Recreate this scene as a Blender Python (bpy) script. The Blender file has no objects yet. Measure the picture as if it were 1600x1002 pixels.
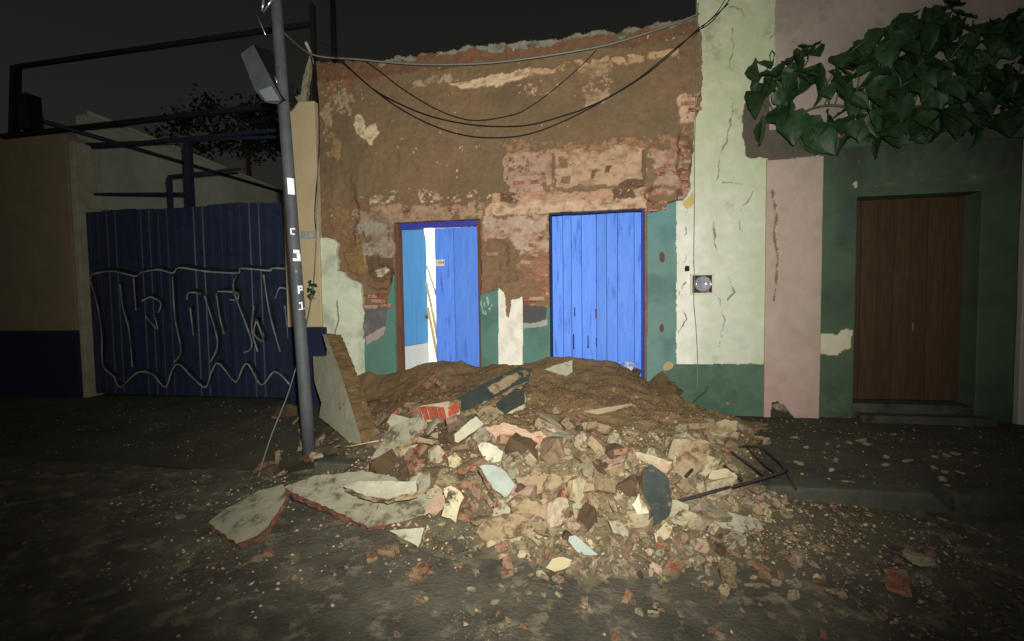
import bpy, bmesh, math, random
import numpy as np
from mathutils import Vector, Matrix, Euler

# ------------------------------------------------------------------ camera, night sky, flash, exposure
scene = bpy.context.scene
col = scene.collection
F = 711.0
TH, PITCH, ROLL = math.radians(9.7), math.radians(2.7), -0.014
CAM = np.array([0.0, -5.8, 1.56])

def _rx(a):
    c, s = math.cos(a), math.sin(a); return np.array([[1, 0, 0], [0, c, -s], [0, s, c]])
def _rz(a):
    c, s = math.cos(a), math.sin(a); return np.array([[c, -s, 0], [s, c, 0], [0, 0, 1]])
RC = _rz(TH) @ _rx(math.pi / 2 - PITCH) @ _rz(ROLL)

cd = bpy.data.cameras.new('camera'); cam = bpy.data.objects.new('camera', cd); col.objects.link(cam)
cd.sensor_width = 36; cd.lens = F / 1600 * 36; cd.clip_end = 500; cd.clip_start = 0.05
M4 = Matrix([list(RC[i]) + [CAM[i]] for i in range(3)] + [[0, 0, 0, 1]])
cam.matrix_world = M4
scene.camera = cam

world = bpy.data.worlds.new('World'); scene.world = world; world.use_nodes = True
wn = world.node_tree.nodes; wl = world.node_tree.links
bgn = wn['Background']
sky = wn.new('ShaderNodeTexSky'); sky.sky_type = 'NISHITA'; sky.sun_disc = False
sky.sun_elevation = math.radians(40); sky.sun_rotation = math.radians(180); sky.dust_density = 5
bw = wn.new('ShaderNodeRGBToBW'); wl.new(sky.outputs[0], bw.inputs[0])
mx = wn.new('ShaderNodeMix'); mx.data_type = 'RGBA'; mx.blend_type = 'MULTIPLY'; mx.inputs[0].default_value = 1
wl.new(bw.outputs[0], mx.inputs[6]); mx.inputs[7].default_value = (1.0, 0.98, 0.86, 1)
wl.new(mx.outputs[2], bgn.inputs[0]); bgn.inputs[1].default_value = 0.0072

# the photographer's flash: the lamp that lights this night picture, held just above the lens
fl = bpy.data.lights.new('camera_flash', 'SPOT'); fl.energy = 1560; fl.color = (1.0, 1.0, 0.96)
fl.spot_size = math.radians(112); fl.spot_blend = 1.0; fl.shadow_soft_size = 0.045
flo = bpy.data.objects.new('camera_flash', fl); col.objects.link(flo)
flo.matrix_world = M4 @ Matrix.Translation((0.10, 0.17, 0.0)) @ Euler((math.radians(6.5), math.radians(0.0), 0)).to_matrix().to_4x4()

scene.view_settings.view_transform = 'Standard'; scene.view_settings.look = 'None'
scene.view_settings.gamma = 1; scene.view_settings.exposure = 0.0
scene.render.resolution_x, scene.render.resolution_y = 1024, 641

# ------------------------------------------------------------------ helpers
rnd = random.Random(7); nr = np.random.default_rng(11)

def S(r, g, b, k=1.0):
    f = lambda c: (c / 255 / 12.92 if c <= 10 else ((c / 255 + .055) / 1.055) ** 2.4) * k
    return (f(r), f(g), f(b))
def ray(u, v): return RC @ np.array([(u - 800) / F, (501 - v) / F, -1.0])
def onY(u, v, y=0.0):
    d = ray(u, v); return CAM + d * ((y - CAM[1]) / d[1])
def onX(u, v, x):
    d = ray(u, v); return CAM + d * ((x - CAM[0]) / d[0])
def onZ(u, v, z=0.0):
    d = ray(u, v); return CAM + d * ((z - CAM[2]) / d[2])
def onP(u, v, p, n):
    d = ray(u, v); return CAM + d * (np.dot(p - CAM, n) / np.dot(d, n))
def proj(x, y, z):
    dx, dy, dz = x - CAM[0], y - CAM[1], z - CAM[2]
    lx = RC[0, 0] * dx + RC[1, 0] * dy + RC[2, 0] * dz
    ly = RC[0, 1] * dx + RC[1, 1] * dy + RC[2, 1] * dz
    lz = RC[0, 2] * dx + RC[1, 2] * dy + RC[2, 2] * dz
    return 800 + F * lx / -lz, 501 - F * ly / -lz

_lat = {}
def vnoise(x, y, seed):
    if seed not in _lat: _lat[seed] = np.random.default_rng(seed).random((256, 256))
    L = _lat[seed]; xi = np.floor(x).astype(int); yi = np.floor(y).astype(int)
    fx = x - xi; fy = y - yi; fx = fx * fx * (3 - 2 * fx); fy = fy * fy * (3 - 2 * fy)
    a = L[xi % 256, yi % 256]; b = L[(xi + 1) % 256, yi % 256]; c = L[xi % 256, (yi + 1) % 256]; d = L[(xi + 1) % 256, (yi + 1) % 256]
    return (a * (1 - fx) + b * fx) * (1 - fy) + (c * (1 - fx) + d * fx) * fy
def fbm(x, y, sc, seed, octv=4, gain=.55):          # about -1 .. 1
    x = np.asarray(x, float); y = np.asarray(y, float); s = 0; a = 1; t = 0
    for o in range(octv):
        s = s + a * (vnoise(x * sc + 17.3 * o, y * sc + 5.1 * o, seed + o) * 2 - 1); t += a; a *= gain; sc *= 2.03
    return s / t * 1.6
def inpoly(u, v, poly):
    c = np.zeros(np.shape(u), bool); n = len(poly); j = n - 1
    for i in range(n):
        xi, yi = poly[i]; xj, yj = poly[j]
        if yi != yj:
            c ^= ((yi > v) != (yj > v)) & (u < (xj - xi) * (v - yi) / (yj - yi) + xi)
        j = i
    return c
def segdist(u, v, line):
    d = np.full(np.shape(u), 1e9)
    for (x0, y0), (x1, y1) in zip(line[:-1], line[1:]):
        L = (x1 - x0) ** 2 + (y1 - y0) ** 2 + 1e-9
        t = np.clip(((u - x0) * (x1 - x0) + (v - y0) * (y1 - y0)) / L, 0, 1)
        d = np.minimum(d, np.hypot(u - x0 - t * (x1 - x0), v - y0 - t * (y1 - y0)))
    return d

def tag(o, label=None, cat=None, group=None, kind=None):
    if label: o['label'] = label
    if cat: o['category'] = cat
    if group: o['group'] = group
    if kind: o['kind'] = kind
    return o
def link(name, me, mats=None, parent=None):
    o = bpy.data.objects.new(name, me); col.objects.link(o)
    if mats is not None:
        for m in (mats if isinstance(mats, (list, tuple)) else [mats]): me.materials.append(m)
    if parent is not None:
        o.parent = parent; o.matrix_parent_inverse = Matrix.Translation(-parent.location) if parent.type == 'EMPTY' else Matrix()
    return o
def empty(name, loc, *t):
    o = bpy.data.objects.new(name, None); col.objects.link(o); o.location = loc; o.empty_display_size = .1
    return tag(o, *t)
def mesh(name, verts, faces, smooth=False):
    me = bpy.data.meshes.new(name); me.from_pydata([tuple(map(float, v)) for v in verts], [], faces)
    if smooth: me.polygons.foreach_set('use_smooth', [True] * len(me.polygons))
    me.update(); return me
def bm_mesh(bm, name, smooth=False):
    bmesh.ops.recalc_face_normals(bm, faces=bm.faces[:])
    me = bpy.data.meshes.new(name); bm.to_mesh(me); bm.free()
    if smooth: me.polygons.foreach_set('use_smooth', [True] * len(me.polygons))
    return me
def box(bm, a, b, bev=0.0, jit=0.0):
    vs = [bm.verts.new((x + rnd.uniform(-jit, jit), y + rnd.uniform(-jit, jit), z + rnd.uniform(-jit, jit)))
          for x in (a[0], b[0]) for y in (a[1], b[1]) for z in (a[2], b[2])]
    fs = [bm.faces.new([vs[i] for i in q]) for q in ((0, 1, 3, 2), (4, 6, 7, 5), (0, 4, 5, 1), (2, 3, 7, 6), (0, 2, 6, 4), (1, 5, 7, 3))]
    if bev:
        bmesh.ops.bevel(bm, geom=list({e for f in fs for e in f.edges}), offset=bev, segments=2, affect='EDGES', profile=.6)
def box_obj(name, a, b, m, parent=None, bev=0.004, jit=0.0):
    bm = bmesh.new(); box(bm, a, b, bev, jit); return link(name, bm_mesh(bm, name), m, parent)
def tube(bm, pts, r, seg=6, cap=True):
    pts = [Vector(p) for p in pts]; rs = r if isinstance(r, (list, tuple)) else [r] * len(pts); rings = []
    for i, p in enumerate(pts):
        d = (pts[min(i + 1, len(pts) - 1)] - pts[max(i - 1, 0)]).normalized()
        a = d.cross(Vector((0, 0, 1)))
        if a.length < .05: a = d.cross(Vector((0, 1, 0)))
        a.normalize(); b = d.cross(a)
        rings.append([bm.verts.new(p + (a * math.cos(k / seg * 6.28318) + b * math.sin(k / seg * 6.28318)) * rs[i]) for k in range(seg)])
    for A, B in zip(rings[:-1], rings[1:]):
        for k in range(seg): bm.faces.new((A[k], A[(k + 1) % seg], B[(k + 1) % seg], B[k]))
    if cap: bm.faces.new(rings[0]); bm.faces.new(rings[-1][::-1])
def tube_obj(name, pts, r, m, parent=None, seg=6):
    bm = bmesh.new(); tube(bm, pts, r, seg); return link(name, bm_mesh(bm, name, True), m, parent)
def smooth_line(pts, n=8):
    pts = [np.array(p, float) for p in pts]; out = []
    for i in range(len(pts) - 1):
        p0 = pts[max(i - 1, 0)]; p1 = pts[i]; p2 = pts[i + 1]; p3 = pts[min(i + 2, len(pts) - 1)]
        for k in range(n):
            t = k / n
            out.append(.5 * (2 * p1 + (p2 - p0) * t + (2 * p0 - 5 * p1 + 4 * p2 - p3) * t * t + (3 * p1 - p0 - 3 * p2 + p3) * t ** 3))
    out.append(pts[-1]); return out

# ------------------------------------------------------------------ materials
def mat(name, c1=None, c2=None, scale=6.0, attr=False, rough=.9, bump=.3, bscale=40.0, stretch=(1, 1, 1), dirt=None, dirt_amt=.5,
        dirt_scale=8.0, mott=(.78, 1.18), rand=0.0, metal=0.0, island=False, coords='Object', spec=.3, palette=None):
    m = bpy.data.materials.new(name); m.use_nodes = True; n = m.node_tree.nodes; l = m.node_tree.links
    p = n['Principled BSDF']; p.inputs['Roughness'].default_value = rough; p.inputs['Metallic'].default_value = metal
    p.inputs['Specular IOR Level'].default_value = spec
    tc = n.new('ShaderNodeTexCoord'); mp = n.new('ShaderNodeMapping'); mp.inputs['Scale'].default_value = stretch
    l.new(tc.outputs[coords], mp.inputs[0])
    vec = mp.outputs[0]
    if rand or island or palette:
        g = n.new('ShaderNodeNewGeometry') if island else n.new('ShaderNodeObjectInfo')
        rv = g.outputs['Random Per Island' if island else 'Random']
        ad = n.new('ShaderNodeVectorMath'); ad.operation = 'ADD'; l.new(vec, ad.inputs[0])
        mu = n.new('ShaderNodeMath'); mu.operation = 'MULTIPLY'; mu.inputs[1].default_value = 53.0; l.new(rv, mu.inputs[0]); l.new(mu.outputs[0], ad.inputs[1]); vec = ad.outputs[0]
    nz = n.new('ShaderNodeTexNoise'); nz.inputs['Scale'].default_value = scale; nz.inputs['Detail'].default_value = 7; nz.inputs['Roughness'].default_value = .65
    l.new(vec, nz.inputs['Vector'])
    def mixer(blend='MIX'):
        x = n.new('ShaderNodeMix'); x.data_type = 'RGBA'; x.blend_type = blend; return x
    rp = n.new('ShaderNodeMapRange'); rp.inputs[1].default_value = .3; rp.inputs[2].default_value = .7; l.new(nz.outputs[0], rp.inputs[0])
    if attr:
        at = n.new('ShaderNodeAttribute'); at.attribute_name = 'Col'
        x = mixer('MULTIPLY'); x.inputs[0].default_value = 1; l.new(at.outputs['Color'], x.inputs[6])
        r2 = n.new('ShaderNodeMapRange'); r2.inputs[1].default_value = .25; r2.inputs[2].default_value = .75; r2.inputs[3].default_value = mott[0]; r2.inputs[4].default_value = mott[1]
        l.new(nz.outputs[0], r2.inputs[0]); l.new(r2.outputs[0], x.inputs[7]); cur = x.outputs[2]
    elif palette:
        cr = n.new('ShaderNodeValToRGB'); cr.color_ramp.interpolation = 'CONSTANT'
        while len(cr.color_ramp.elements) < len(palette): cr.color_ramp.elements.new(.5)
        for i, c in enumerate(palette):
            cr.color_ramp.elements[i].position = i / len(palette); cr.color_ramp.elements[i].color = (*c, 1)
        l.new(rv, cr.inputs[0])
        x = mixer('MULTIPLY'); x.inputs[0].default_value = 1; l.new(cr.outputs[0], x.inputs[6])
        r2 = n.new('ShaderNodeMapRange'); r2.inputs[1].default_value = .25; r2.inputs[2].default_value = .75; r2.inputs[3].default_value = .6; r2.inputs[4].default_value = 1.3
        l.new(nz.outputs[0], r2.inputs[0]); l.new(r2.outputs[0], x.inputs[7]); cur = x.outputs[2]
    else:
        x = mixer(); l.new(rp.outputs[0], x.inputs[0]); x.inputs[6].default_value = (*c1, 1); x.inputs[7].default_value = (*(c2 or c1), 1); cur = x.outputs[2]
    if rand:
        r3 = n.new('ShaderNodeMapRange'); r3.inputs[3].default_value = 1 - rand; r3.inputs[4].default_value = 1 + rand; l.new(rv, r3.inputs[0])
        x = mixer('MULTIPLY'); x.inputs[0].default_value = 1; l.new(cur, x.inputs[6]); l.new(r3.outputs[0], x.inputs[7]); cur = x.outputs[2]
    if dirt:
        n2 = n.new('ShaderNodeTexNoise'); n2.inputs['Scale'].default_value = dirt_scale; n2.inputs['Detail'].default_value = 9; n2.inputs['Roughness'].default_value = .7
        l.new(vec, n2.inputs['Vector'])
        r4 = n.new('ShaderNodeMapRange'); r4.inputs[1].default_value = .72 - dirt_amt * .4; r4.inputs[2].default_value = .8 - dirt_amt * .4; l.new(n2.outputs[0], r4.inputs[0])
        x = mixer(); l.new(r4.outputs[0], x.inputs[0]); l.new(cur, x.inputs[6]); x.inputs[7].default_value = (*dirt, 1); cur = x.outputs[2]
    l.new(cur, p.inputs['Base Color'])
    if bump:
        nb = n.new('ShaderNodeTexNoise'); nb.inputs['Scale'].default_value = bscale; nb.inputs['Detail'].default_value = 8; nb.inputs['Roughness'].default_value = .7
        l.new(vec, nb.inputs['Vector'])
        b = n.new('ShaderNodeBump'); b.inputs['Strength'].default_value = bump; b.inputs['Distance'].default_value = .02
        l.new(nb.outputs[0], b.inputs['Height']); l.new(b.outputs[0], p.inputs['Normal'])
    return m

ADOBE = S(126, 102, 75); ADOBE_D = S(98, 77, 56); ADOBE_O = S(132, 104, 74)
PINKW = S(166, 136, 114); PALE = S(196, 170, 140); GREYW = S(150, 140, 122); BRICK = S(146, 62, 38)
CREAM = S(194, 196, 174); CREAMG = S(182, 184, 148); WHITEP = S(222, 220, 204)
TEAL = S(98, 128, 118); GREEN = S(78, 102, 82); CEM = S(88, 86, 82)
M_wall = mat('adobe_wall', attr=True, scale=18, bump=.45, bscale=30, rough=.95)
M_plaster = mat('painted_plaster', attr=True, scale=7, mott=(.88, 1.09), bump=.18, bscale=25, rough=.75)
M_dirt = mat('loose_earth', attr=True, scale=12, bump=.6, bscale=40, rough=1, spec=.1)
M_brickw = mat('wall_brick', palette=[S(140, 74, 54), S(160, 112, 90), S(132, 66, 48), S(172, 140, 118), S(122, 70, 54), S(150, 94, 72)], scale=30, bump=.5, bscale=60, dirt=PINKW, dirt_amt=.62, dirt_scale=14)
M_brick = mat('broken_brick', S(136, 66, 42), S(104, 54, 38), scale=5, bump=.6, bscale=14, rand=.3, dirt=S(130, 108, 82), dirt_amt=.72, dirt_scale=3)
M_mortar = mat('old_mortar', palette=[S(156, 142, 112), S(142, 125, 96), S(164, 148, 122), S(130, 115, 88), S(150, 126, 104), S(136, 110, 88), S(146, 134, 110), S(122, 100, 76), S(146, 131, 100)], scale=5, bump=.8, bscale=12, dirt=S(98, 78, 52), dirt_amt=.5, dirt_scale=3)
M_clod = mat('earth_clod', S(84, 66, 46), S(108, 86, 60), scale=18, bump=.9, bscale=40, rand=.2)
M_shard = mat('plaster_shard', S(170, 158, 126), S(148, 134, 102), scale=4, bump=.3, bscale=40, rand=.15, dirt=S(120, 98, 68), dirt_amt=.5, dirt_scale=3)
M_shardw = mat('white_plaster_face', S(182, 178, 154), S(158, 152, 126), scale=8, bump=.35, bscale=40, dirt=S(120, 102, 74), dirt_amt=.38, dirt_scale=10)
M_shardgrey = mat('dusty_grey_plaster_face', S(160, 156, 130), S(124, 118, 96), scale=7, bump=.5, bscale=30, dirt=S(92, 82, 62), dirt_amt=.46, dirt_scale=7)
M_shardblue = mat('pale_blue_plaster_face', S(152, 158, 146), S(128, 134, 122), scale=8, bump=.25, bscale=40, dirt=S(150, 140, 112), dirt_amt=.28, dirt_scale=10)
M_sharddark = mat('dark_green_painted_face', S(40, 46, 42), S(58, 62, 55), scale=9, bump=.7, bscale=30, dirt=S(112, 96, 72), dirt_amt=.40, dirt_scale=6)
M_core = mat('plaster_core', S(150, 130, 100), S(126, 106, 78), scale=14, bump=.8, bscale=30, dirt=S(92, 74, 52), dirt_amt=.55, dirt_scale=7)
M_corered = mat('brick_core', S(116, 68, 50), S(88, 64, 50), scale=10, bump=.8, bscale=30, dirt=S(92, 74, 56), dirt_amt=.45, dirt_scale=8)
M_coreadobe = mat('adobe_core', S(122, 98, 64), S(86, 66, 42), scale=9, bump=.9, bscale=26, dirt=S(156, 136, 100), dirt_amt=.3, dirt_scale=10)
M_mottled = mat('mottled_plaster_face', S(182, 172, 140), S(156, 146, 114), scale=8, bump=.3, bscale=40, dirt=S(74, 58, 40), dirt_amt=.55, dirt_scale=13)
M_blue = mat('blue_door_paint', S(96, 146, 238), S(80, 128, 226), scale=3.5, stretch=(6, 6, .7), rough=.55, bump=.3, bscale=12, dirt=S(64, 104, 196), dirt_amt=.4, dirt_scale=3.2, rand=.1)
M_sky = mat('sky_blue_door_paint', S(92, 168, 228), S(80, 150, 218), scale=3.5, stretch=(6, 6, .7), rough=.55, bump=.2, bscale=12, dirt=S(60, 120, 196), dirt_amt=.2, dirt_scale=6, rand=.05)
M_whitep = mat('white_paint', S(222, 226, 226), S(206, 212, 214), scale=4, rough=.6, bump=.1)
M_indigo = mat('indigo_paint', S(56, 52, 150), S(48, 60, 158), scale=8, rough=.6, bump=.2)
M_frame = mat('brown_frame_wood', S(118, 76, 54), S(92, 60, 44), scale=6, stretch=(4, 4, .5), bump=.4, bscale=20)
M_darkgap = mat('dark_gap_wood', S(30, 40, 74), rough=.9)
M_brown = mat('dark_brown_door_wood', S(84, 62, 40), S(62, 44, 28), scale=5, stretch=(8, 8, .6), rough=.8, bump=.5, bscale=16, rand=.2, dirt=S(120, 100, 78), dirt_amt=.06)
M_metal = mat('galvanised_steel', S(120, 122, 120), S(98, 100, 98), scale=9, rough=.5, metal=.4, bump=.1)
M_pole = mat('grey_pole_paint', S(86, 88, 88), S(66, 68, 70), scale=5, rough=.6, bump=.25, bscale=30, dirt=S(64, 62, 56), dirt_amt=.2)
M_shiny = mat('bright_metal', S(225, 228, 230), rough=.25, metal=.9, bump=0)
M_reflect = mat('white_sticker', (.9, .92, .9), rough=.3, bump=0)
M_cable = mat('black_cable', S(26, 25, 23), rough=.6, bump=0)
M_cableg = mat('grey_cable', S(120, 120, 112), rough=.5, bump=0)
M_gate = mat('blue_sheet_steel', S(40, 48, 68), S(32, 39, 56), scale=4, rough=.5, bump=.15, bscale=10, dirt=S(24, 32, 58), dirt_amt=.3, dirt_scale=3)
M_steel = mat('dark_blue_steel', S(30, 35, 50), S(24, 28, 40), scale=6, rough=.6, bump=.1)
M_black = mat('black_steel', S(20, 19, 18), rough=.8, bump=.1)
M_spray = mat('grey_spray_paint', S(160, 160, 154), S(70, 74, 84), scale=5, rough=.7, bump=0)
M_tan = mat('tan_wall_paint', S(196, 176, 136), S(178, 158, 122), scale=3, rough=.8, bump=.15, bscale=25, dirt=S(166, 144, 106), dirt_amt=.15, dirt_scale=3)
M_tanl = mat('dull_tan_wall_paint', S(142, 126, 100), S(126, 112, 90), scale=3, rough=.85, bump=.15, bscale=25, dirt=S(112, 98, 76), dirt_amt=.2, dirt_scale=2)
M_navy = mat('navy_dado_paint', S(30, 38, 64), S(26, 32, 54), scale=5, rough=.7, bump=.15)
M_whitewall = mat('weathered_white_wall', S(170, 170, 150), S(136, 134, 118), scale=1.2, rough=.9, bump=.3, bscale=15, dirt=S(96, 94, 82), dirt_amt=.25, dirt_scale=1.6)
M_leaf = mat('broad_leaf', S(44, 70, 38), S(30, 50, 28), scale=5, rough=.5, bump=.2, bscale=20, rand=.25, spec=.35)
M_stem = mat('plant_stem', S(92, 100, 62), S(72, 76, 48), scale=12, rough=.8, bump=.2)
M_tree = mat('dark_foliage', S(40, 54, 34), S(30, 42, 26), scale=6, rough=.8, bump=0, island=True, rand=.4)
M_bark = mat('bark', S(70, 58, 44), S(50, 42, 32), scale=10, bump=.6)
M_rust = mat('rusty_rebar', S(40, 38, 36), S(56, 46, 40), scale=20, rough=.8, bump=.3, bscale=120)
M_wood = mat('pale_board', S(212, 196, 150), S(190, 172, 126), scale=5, stretch=(5, 5, .6), rough=.8, bump=.2)
M_iw = mat('interior_white', (.82, .82, .78), rough=.9, bump=.1)
M_asph = mat('dirty_asphalt', S(108, 101, 85), S(66, 62, 53), scale=3.2, rough=.9, bump=.9, bscale=38, dirt=S(126, 116, 95), dirt_amt=.48, dirt_scale=5.5, spec=.2)
M_walk = mat('dirty_concrete_pavement', S(84, 79, 64), S(60, 56, 46), scale=2, rough=.95, bump=.6, bscale=30, dirt=S(88, 80, 64), dirt_amt=.35, dirt_scale=5, spec=.2)
M_kerb = mat('worn_kerb_concrete', S(84, 82, 68), S(56, 56, 46), scale=4, rough=.9, bump=.6, bscale=26, dirt=S(46, 44, 36), dirt_amt=.4, dirt_scale=4)
M_grit = mat('loose_grit', palette=[S(150, 132, 102), S(120, 106, 84), S(98, 86, 68), S(170, 150, 120), S(84, 76, 60), S(106, 80, 62), S(112, 98, 76), S(160, 146, 118)], scale=30, bump=.3, island=True)
M_plate = mat('number_plate_tile', S(226, 208, 196), rough=.4, bump=0)
M_ink = mat('dark_digit_paint', S(58, 26, 26), rough=.5, bump=0)
M_glass = mat('meter_glass', S(186, 188, 196), S(160, 164, 176), scale=12, rough=.12, metal=.35, bump=0, spec=.8)
M_meterbox = mat('dark_meter_recess', S(56, 48, 40), S(40, 34, 30), scale=10, bump=.3)

# ------------------------------------------------------------------ sheets of wall surface, built as fine relief
def sheet(name, x0, x1, z0, z1, cell, mask, yfun, cfun, thick, m, parent, smooth=True):
    nx = max(2, int((x1 - x0) / cell) + 1); nz = max(2, int((z1 - z0) / cell) + 1)
    X, Z = np.meshgrid(np.linspace(x0, x1, nx), np.linspace(z0, z1, nz), indexing='ij')
    U, V = proj(X, 0 * X, Z)
    Xc = (X[:-1, :-1] + X[1:, 1:]) / 2; Zc = (Z[:-1, :-1] + Z[1:, 1:]) / 2
    Uc, Vc = proj(Xc, 0 * Xc, Zc)
    K = mask(Xc, Zc, Uc, Vc)
    Y = yfun(X, Z, U, V); C = cfun(X, Z, U, V)
    idx = np.arange(nx * nz).reshape(nx, nz)
    ii, jj = np.nonzero(K)
    quads = np.stack([idx[ii, jj], idx[ii + 1, jj], idx[ii + 1, jj + 1], idx[ii, jj + 1]], 1)
    Kp = np.pad(K, 1)
    ed = []
    for di, dj, a, b in ((-1, 0, 3, 0), (1, 0, 1, 2), (0, -1, 0, 1), (0, 1, 2, 3)):
        e = ~Kp[ii + 1 + di, jj + 1 + dj]
        q = quads[e]; ed.append(np.stack([q[:, a], q[:, b]], 1))
    ed = np.concatenate(ed)
    co = np.stack([X.ravel(), Y.ravel(), Z.ravel()], 1); cc = C.reshape(-1, 3)
    bv, inv = np.unique(ed, return_inverse=True); inv = inv.reshape(-1, 2)
    back = co[bv].copy(); back[:, 1] += thick
    n0 = len(co)
    co = np.concatenate([co, back]); cc = np.concatenate([cc, cc[bv] * .8 + np.array(PALE) * .1])
    skirt = np.stack([ed[:, 1], ed[:, 0], n0 + inv[:, 0], n0 + inv[:, 1]], 1)
    F4 = np.concatenate([quads, skirt])
    used = np.unique(F4); remap = np.full(len(co), -1); remap[used] = np.arange(len(used))
    co = co[used]; cc = cc[used]; F4 = remap[F4]
    me = bpy.data.meshes.new(name)
    me.vertices.add(len(co)); me.vertices.foreach_set('co', co.ravel())
    me.loops.add(F4.size); me.loops.foreach_set('vertex_index', F4.ravel())
    me.polygons.add(len(F4)); me.polygons.foreach_set('loop_start', np.arange(len(F4)) * 4); me.polygons.foreach_set('loop_total', np.full(len(F4), 4))
    me.update(calc_edges=True)
    sm = np.zeros(len(F4), bool); sm[:len(quads)] = smooth; me.polygons.foreach_set('use_smooth', sm)
    at = me.color_attributes.new('Col', 'FLOAT_COLOR', 'POINT')
    at.data.foreach_set('color', np.concatenate([cc, np.ones((len(cc), 1))], 1).ravel())
    return link(name, me, m, parent)
def lerp(C, c, w): return C * (1 - w[..., None]) + np.array(c) * w[..., None]
def fill(X, c): return np.ones(X.shape + (3,)) * np.array(c)
def sst(a, b, x):
    t = np.clip((x - a) / (b - a), 0, 1); return t * t * (3 - 2 * t)

# ------------------------------------------------------------------ ground, pavement, kerb
SW = 0.12
def gz(x, y, walk=False):       # pavement height; it drops to the street in front of the gate
    x = np.asarray(x, float); y = np.asarray(y, float); k = np.clip((x + 2.8) / .6, 0, 1)
    return np.where((y > -2.08) | walk, SW * (k + (1 - k) * np.clip((y + 2.1) / 1.9, .0, 1)), 0.0)
def ground_sheet(name, x0, x1, y0, y1, nx, ny, zf, m):
    X, Y = np.meshgrid(np.linspace(x0, x1, nx), np.linspace(y0, y1, ny), indexing='ij'); Z = zf(X, Y)
    idx = np.arange(nx * ny).reshape(nx, ny)
    f = np.stack([idx[:-1, :-1], idx[1:, :-1], idx[1:, 1:], idx[:-1, 1:]], -1).reshape(-1, 4)
    me = mesh(name, np.stack([X.ravel(), Y.ravel(), Z.ravel()], 1), f.tolist(), True)
    return tag(link(name, me, m), kind='structure')
box_g = ground_sheet('ground', -60, 60, -40, 60, 2, 2, lambda x, y: 0 * x - .06, M_asph)
ground_sheet('road', -9, 9, -7.5, -2.13, 400, 140, lambda x, y: .012 * fbm(x, y, 1.3, 300, 5) - .004 + .01 * np.clip(fbm(x, y, 7, 320, 3), 0, 1), M_asph)
ground_sheet('sidewalk', -12, 9, -2.13, .3, 300, 40, lambda x, y: gz(x, y, True) - .004 + .007 * fbm(x, y, 2.2, 330, 5), M_walk)
bm = bmesh.new()
for i in range(16):
    xa = -11.2 + i * 1.25
    if xa < -2.6: continue
    box(bm, (xa, -2.15 + rnd.uniform(-.012, .012), -.05), (xa + 1.235, -2.0, SW + .012 + rnd.uniform(-.006, .006)), .025)
ko = tag(link('kerb', bm_mesh(bm, 'kerb'), M_kerb), kind='structure')

# ------------------------------------------------------------------ damaged house
house = empty('damaged_house', (-1.1, 0.2, SW), 'half collapsed cream and green house with bare adobe wall and two blue doors', 'house')
D1 = (-2.60, -1.41, 2.61); D2 = (-0.50, 0.67, 2.65)       # x0, x1, top of the two door openings
TOPU = [(480, 96), (500, 96), (560, 95), (600, 92), (640, 82), (700, 74), (760, 68), (820, 63), (880, 56), (925, 46), (960, 47), (1010, 38), (1060, 30), (1100, 20)]
tx = [onY(u, v)[0] for u, v in TOPU]; tz = [onY(u, v)[2] for u, v in TOPU]

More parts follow.
